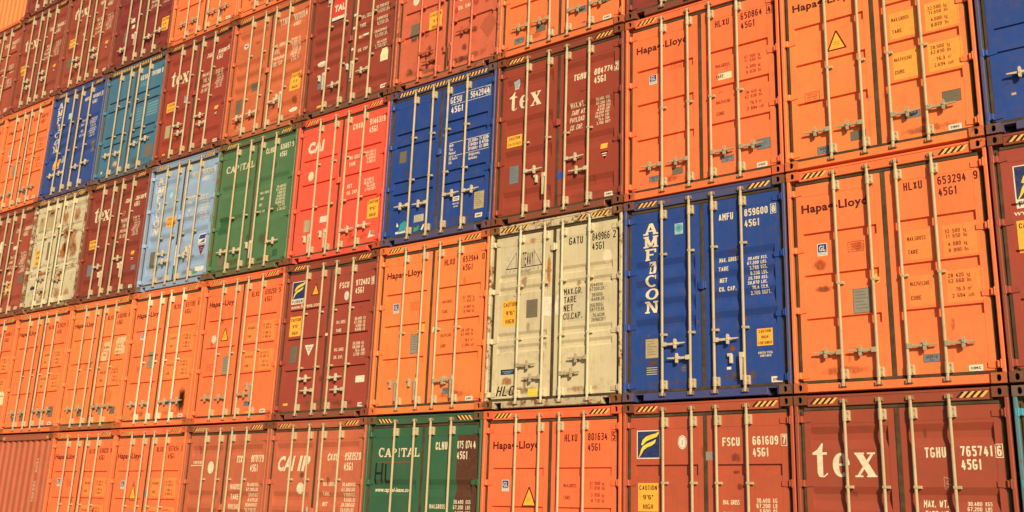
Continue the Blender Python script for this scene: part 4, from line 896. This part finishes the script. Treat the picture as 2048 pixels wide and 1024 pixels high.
build(6, 3, c, (0.520, 0.132, 0.055), 'dull orange red container with a yellow sticker low on its right door', h=(('L',2.38),('L',2.36),('R',2.26),('H',2.14)), g=(1.0,2.0), rust=.18, latch=1.48, smix=.3, fmix=.15)
c = f_hl('640021', '3', pl=None); build(6, 4, c, OR, 'orange container at the top edge, only a strip showing above the dull orange red one', rust=.15)
# ---- column H
c = f_hl('657454', '3', patch=1, tr=(.88,1.12,.27,.32), pl=(.80,1.64,.22,.30), glp=(.42,1.05), box=None, hv=(.20,.60)); stain(c, .72,.95,.9,1.25,(.30,.22,.15),.6,'sticker_residue'); label(c, 1.24, 1.25, .06, .12, 'bluegrey', 'tape_piece')
build(7, 0, c, OR2, 'orange container at the bottom left with a yellow triangle on its left door', rust=.08, smix=.02)
c = f_hl('653785', '1', patch=True, pl=(.80,1.34,.24,.34), glp=(.44,.88), box=(.84,.80), ac=(1.60,2.38)); stain(c, 1.78, 2.02, 2.40, 2.80, (.20,.10,.055), .8, 'soot_stain'); stain(c, 1.92, 1.95, 2.26, 2.86, (.05,.033,.02), .8, 'soot_stain')
for o in (1,): pass
build(7, 1, c, OR, 'orange container number 653785 with a black soot streak low on its right door', barc=(.56,.52,.40), h=FAM['hl']['h'], rust=.10)
c = f_am('068241', '0', v0=-.06, bands=A2B, wv=1.00, ph=.195, du=-.075); caution(c, .72, 1.28, .36, .22, ('CAUTION', '9 6 HIGH')); plate(c, .30, 2.02, .17, .36, 'darkgreyplate', 0)
stick(c, 'class_sticker', (0, 'green2', ell(.80,.78,.06,.07))); DECAL['green2'] = (.35,.68,.62)
stick(c, 'class_sticker', (0, 'white', rect(1.98,1.84,2.24,2.06)), (1, 'blue', rect(2.0,1.86,2.22,1.96)), (1, 'blue', [[(2.02,2.04),(2.20,2.04),(2.20,1.97)]])); invtri(c, 2.12, 2.10, .24, .22, 'navy', 'red')
stick(c, 'torn_sticker', (0, 'white', rect(1.98,2.56,2.28,2.66)), (1, 'green', rect(1.90,2.64,2.06,2.70))); label(c, 2.30, 1.46, .10, .16, 'teal', 'tape_piece'); label(c, 1.21, 1.98, .04, .45, 'white', 'tape_piece'); label(c, 1.22, 2.50, .06, .12, 'green', 'tape_piece'); label(c, 1.20, 1.2, .12, .2, 'bluetape', 'tape_piece'); DECAL['bluetape'] = (.22,.36,.62)
stain(c, .28, 2.36, .56, 2.56, (.55,.46,.26), .9, 'sticker_residue'); stain(c, .9, 2.5, 1.1, 2.7, (.2,.24,.3), .5)
build(7, 2, c, (.255, .385, .60), 'pale blue container with white letters running down its left door', h=(('R',2.12),('L',2.30),('R',2.26),('H',2.1)), g=(.95,1.75), rust=.2, fmix=.3, smix=.2, latch=1.36)
c = f_tex('918987', '5', t=(.25,1.03,.26,.82,.02), dv=-.1, box=False, caut=(.22,1.43,.36,.22)); gl(c, .86, 1.38, .15, .16); plate(c, .27, 1.98, .20, .32, 'tan', 0); label(c, .28, 2.66, .10, .035, 'ochre', 'tag')
build(7, 3, c, MAR, 'dark maroon container with bold cream letters, directly above the pale blue one', rust=.14, latch=1.4)
c = f_hl('633180', '4', pl=None, glp=None, box=None, ac=(1.75,2.45)); build(7, 4, c, OR, 'orange container at the top edge, right of the maroon one with white weights', rust=.2, smix=.3)
# ---- column I
c = f_hl('636020', '8', patch=1, pl=None, hv=(.20,.58)); build(8, 0, c, OR2, 'orange container at the bottom left, first to the right of the ribbed red end wall', rust=.06)
c = f_hl('450108', '6', pl=None, glp=None, box=(.80,1.42), hv=(.22,.56), ac=None, mk=False); label(c, 1.47, .98, .30, .20, 'fadedwhite2', 'faded_patch'); label(c, 1.92, .90, .38, .38, 'fadedwhite2', 'faded_patch'); label(c, 1.42, 1.20, .22, .22, 'fadedwhite2', 'faded_patch'); DECAL['fadedwhite2'] = (.78,.48,.26)
plate(c, .74, 2.46, .22, .13, 'darkgreyplate', 3); plate(c, 2.02, 2.42, .20, .16, 'darkgreyplate', 3); acep(c, 1.56, 2.44, .18, .14, 'grey'); stain(c, 1.3, 1.9, 2.3, 2.5, (.62,.22,.06), .5); stain(c, 1.16, 2.5, 1.5, 2.745, (.08,.05,.03), .7)
build(8, 1, c, OR3, 'orange container with faded white patches over its weights and a dirty brown bottom sill', smix=.75, cmix=.6, rust=.2)
c = f_tex('766700', '1', t=(.27,.97,.26,.84,.0), dv=-.04, box=False, caut=(.24,1.40,.30,.22)); stick(c, 'class_sticker', (0, 'skylight', rect(.86,.44,.99,.58)), (1, 'teal', ell(.925,.51,.045,.05))); add(c, 'fadedwhite', text('11', 1.46, .98, .12, .08, bold=0, shear=.3)+text('376L', 1.46, 1.16, .09, .3, bold=0, shear=.2))
plate(c, .30, 2.0, .20, .28, 'bluegrey', 0); label(c, 2.10, 2.22, .16, .11, 'bluegrey', 'tape_piece'); stain(c, .28,2.0,.55,2.3,(.3,.05,.03),.5)
build(8, 2, c, (0.231, 0.043, 0.029), 'dark red container with cream letters between the rusty cream and the pale blue ones', h=(('R',2.1),('H',2.26),('R',2.0),('H',2.14)), rust=.14, latch=1.4)
c = f_ge('707000', '8'); c.L = []
code(c, 'GESU', '707000', '8', 'white', v=.50, u=(1.45,1.72,1.86,2.20,2.26), h=.12, box=False, size=' ', bold=.04); add(c, 'fadedteal', text('45G1', 1.44, .69, .12, .26)); DECAL['fadedteal'] = (.14,.34,.40)
for i in range(5): add(c, 'fadedteal', rect(1.86,1.20+.07*i,2.28,1.235+.07*i)+rect(1.44,1.24+.07*i,1.66,1.265+.07*i))
add(c, 'fadedteal', text('GE SeaCo', 1.44, 1.66, .06, cond=.6)); stick(c, 'repainted_patch', (-1, 'brownteal', rect(1.98,2.26,2.28,2.56))); DECAL['brownteal'] = (.16,.14,.11)
stain(c, .62, 2.36, .98, 2.62, (.58,.46,.24), 1, 'sticker_residue'); stain(c, 1.3, 2.4, 1.9, 2.7, (.12,.14,.10), .6); label(c, .24, 2.6, .06, .06, 'white', 'paper_sticker')
build(8, 3, c, (.055, .165, .285), 'teal blue container with striped tape along its whole top, on the upper left', tape=3, lean=.1, h=(('L',2.24),('L',2.26),('R',2.16),('R',2.12)), g=(1.0,1.78), rust=.3, smix=.6, fmix=.55, cmix=.8, latch=1.36)
c = f_tex('810022', '5', kick=False, caut=None, t=(.25,.97,.25,.80,.02)); caution(c, 2.0, 1.97, .28, .36); label(c, .62, 1.60, .18, .10, 'white'); label(c, .66, 1.76, .12, .10, 'white', 'paper_sticker'); plate(c, .40, 1.90, .20, .30, 'darkgreyplate', 0)
build(8, 4, c, (0.206, 0.034, 0.031), 'dark wine red container at the top edge with a yellow sticker on its right door', h=(('L',2.4),('H',2.1),('R',2.35),('R',2.3)), rust=.2, smix=.4)
# ---- column J
t = build_blind(9, 0, (0.383, 0.103, 0.053), 'ribbed red end wall of a container turned round, at the lower left corner')
def jt():
    m = MB()
    for s, z in (('TGHU', 2.35), ('768204', 1.85), ('45G1', 1.15)):
        for f in text(s, 0, 0, .085, None, bold=.01, cond=1.1):
            m.face([(.62+(-y), .046, z-x) for x, y in [(p[0], p[1]) for p in f]])
    return m.mesh('lettering', [decal('fadedwhite3')])
DECAL['fadedwhite3'] = (.68, .50, .40)
link('lettering', jt(), t)
c = f_hl('678329', '1', patch=1, pl=None, glp=None, box=(.5,1.5), hv=(.20,.55), ac=None); acep(c, .36, 2.5, .18, .12); plate(c, .74, 2.48, .18, .14, 'darkgreyplate', 0); acep(c, 1.56, 2.44, .18, .13); plate(c, 2.0, 2.32, .2, .24, 'darkgreyplate', 0)
build(9, 1, c, OR, 'orange container left of the one with faded white patches, below the rusty cream one', rust=.12, smix=.15)
c = new(); c.bands = GAB; c.cap = 'b'; stick(c, 'lettering_patch', (-1, 'tanpatch', rect(.24,.46,.52,.84)), (-1, 'tanpatch', rect(.62,.38,1.02,.78))); DECAL['tanpatch'] = (.42,.34,.20)
code(c, 'GATU', '810375', '2', 'grey', v=.40, u=(1.52,1.77,1.90,2.26,2.32), h=.12, box=False, bold=.014, size=' '); caution(c, .28, 1.30, .30, .42, col='ochre'); plate(c, .80, 1.16, .20, .46, 'darkgreyplate', 0); stick(c, 'maker_sticker', (0, 'navy', rect(.28,2.24,.52,2.32)))
for a in ((.55,.22,1.0,.5,.9),(1.3,.36,1.65,.9,1),(1.75,.28,2.2,.9,1),(1.28,.62,2.28,1.95,1),(1.25,.75,1.85,1.3,1),(1.3,1.12,1.85,1.86,1),(1.75,1.2,2.3,1.85,1),(1.3,1.85,1.7,2.4,1),(1.8,2.4,2.2,2.7,.8),(.2,1.85,1.2,2.05,.7),(.7,2.2,1.1,2.72,.9),(1.3,2.3,1.8,2.745,.8),(.15,2.6,1.2,2.745,.8),(1.25,.95,2.3,1.08,.8),(1.9,1.80,2.3,2.0,.9)): stain(c, a[0], a[1], a[2], a[3], (.40,.145,.045), a[4], 'rust_stain')
build(9, 2, c, (.53, .49, .345), 'very rusty cream container on the left side of the wall', h=(('R',2.1),('L',2.4),('R',2.2),('L',2.0)), g=(1.02,1.85), barc=(.54,.49,.34), rust=.55, fmix=.4, smix=.6, latch=.8, cmix=.9)
c = f_am('803685', '1', v0=-.10, bands=AMB, wv=1.05, ph=.20, du=-.085); caution(c, .40, 1.86, .30, .26, ('CAUTION','HIGH','CONTAINER')); label(c, .80, .66, .12, .16, 'green2', 'class_sticker'); plate(c, 2.08, 1.66, .18, .30, 'darkgreyplate', 0); label(c, 2.20, 1.78, .05, .13, 'white', 'paper_sticker'); label(c, .76, 1.80, .14, .20, 'bluetape', 'tape_piece')
build(9, 3, c, (.026, .068, .29), 'dark blue container on the far left with white letters down its left door', h=(('L',2.3),('L',2.3),('R',2.26),('R',2.22)), g=(.95,1.72), rust=.2, smix=.55, fmix=.3)
c = f_tex('799140', '7', t=(.25,.80,.25,.84,.02), dv=.0, box=False, caut=(.24,1.38,.30,.24)); rnd(c, .92, 1.36, .06, .07, 'skylight', None, 'class_sticker'); plate(c, .26, 1.92, .2, .3, 'darkgreyplate', 0); label(c, .28, 2.02, .04, .08, 'white', 'paper_sticker')
build(9, 4, c, (0.293, 0.060, 0.037), 'red container at the upper left with cream letters, right of its lookalike', rust=.12, smix=.25)
# ---- column K
c = f_hl('660452', '7', patch=0); build(10, 0, c, OR2, 'orange container beyond the lower left corner, hidden behind the ribbed red end wall')
c = f_hl('640611', '2', patch=1); label(c, 1.98, 1.85, .34, .34, 'lightpatch', 'paper_sticker'); build(10, 1, c, OR2, 'orange container at the left edge, only its right door showing, under the brick red one', rust=.1)
c = f_fs('700097', '3', logo=(.25,.36,.36,.38), site=False, caut=None); c.S = []; c.L = []; c.bands = TCB; code(c, 'TTNU', '700097', '1', 'cream', v=.66, u=(1.55,1.80,1.93,2.27,2.35), h=.12, box=False, bold=.024)
weights(c, 'cream', [('MAX. GROSS',1.34),('TARE',1.48),('PAYLOAD',1.62),('CUB CAP',1.76)], [(t, un, 1.28+.07*i) for i, (t, un) in enumerate((('30.480','KG'),('67.200','LB'),('3.900','KG'),('8.600','LB'),('26.580','KG'),('58.600','LB'),('76.4','M³'),('2.700','FT³')))], h=.062, u=(1.42,2.12,2.14), lh=.085, bold=.022)
rnd(c, .86, .95, .12, .16, 'cream'); label(c, 1.52, 1.02, .26, .09, 'white'); caution(c, 1.44, 1.96, .30, .34); plate(c, 2.02, 1.80, .24, .28, 'darkgreyplate', 0); maker(c, 2.05, 2.66)
build(10, 2, c, (0.312, 0.065, 0.041), 'brick red container at the left edge with a white oval, beside the rusty cream one', rust=.2, smix=.5)
c = f_hl('650719', '3', pl=(.80,1.60,.2,.32), glp=(.42,1.1), box=None, hv=(.28,.62), ac=(1.58,2.46)); build(10, 3, c, OR, 'orange container at the left edge, beside the dark blue one with white letters', rust=.08)
c = f_tex('784808', '2', t=(.25,1.06,.25,.84,.03), dv=.06, box=False, caut=(.24,1.50,.32,.26)); build(10, 4, c, (0.285, 0.059, 0.037), 'red container at the upper left with cream letters, nearest the left edge', rust=.14, smix=.25)
c = f_tex('755310', '4'); build(10, 5, c, (0.232, 0.040, 0.033), 'dark maroon container in the upper left corner, only its bottom showing', rust=.25, smix=.3)
# ---- column L
for r in (0, 1, 2):
    c = f_hl('66%d204' % r, '4'); build(11, r, c, OR, ('orange container at the far left foot of the wall, outside the picture', 'orange container in the second row of the far left stack, outside the picture', 'orange container in the third row of the far left stack, outside the picture')[r])
c = f_hl('662301', '8'); build(11, 3, c, OR, 'orange container at the far left, hardly in view beneath the red one')
c = f_fs('640227', '1', caut=None); c.S = []; c.L = [x for x in c.L if True]; maker(c, 2.05, 2.60, .16, .09)
build(11, 4, c, (0.355, 0.073, 0.044), 'light red container at the left edge below the ribbed orange end wall', rust=.12)
build_blind(11, 5, (.86, .215, .066), 'ribbed orange end wall of a container turned round, in the upper left corner')

# ------------------------------------------------------------------ quay
g = bmesh.new(); bmesh.ops.create_grid(g, x_segments=8, y_segments=8, size=400); me = bpy.data.meshes.new('ground'); g.to_mesh(me); g.free()
me.materials.append(ground_mat()); o = bpy.data.objects.new('ground', me); COL.objects.link(o); o.location = (-10, 0, .015); o['kind'] = 'structure'
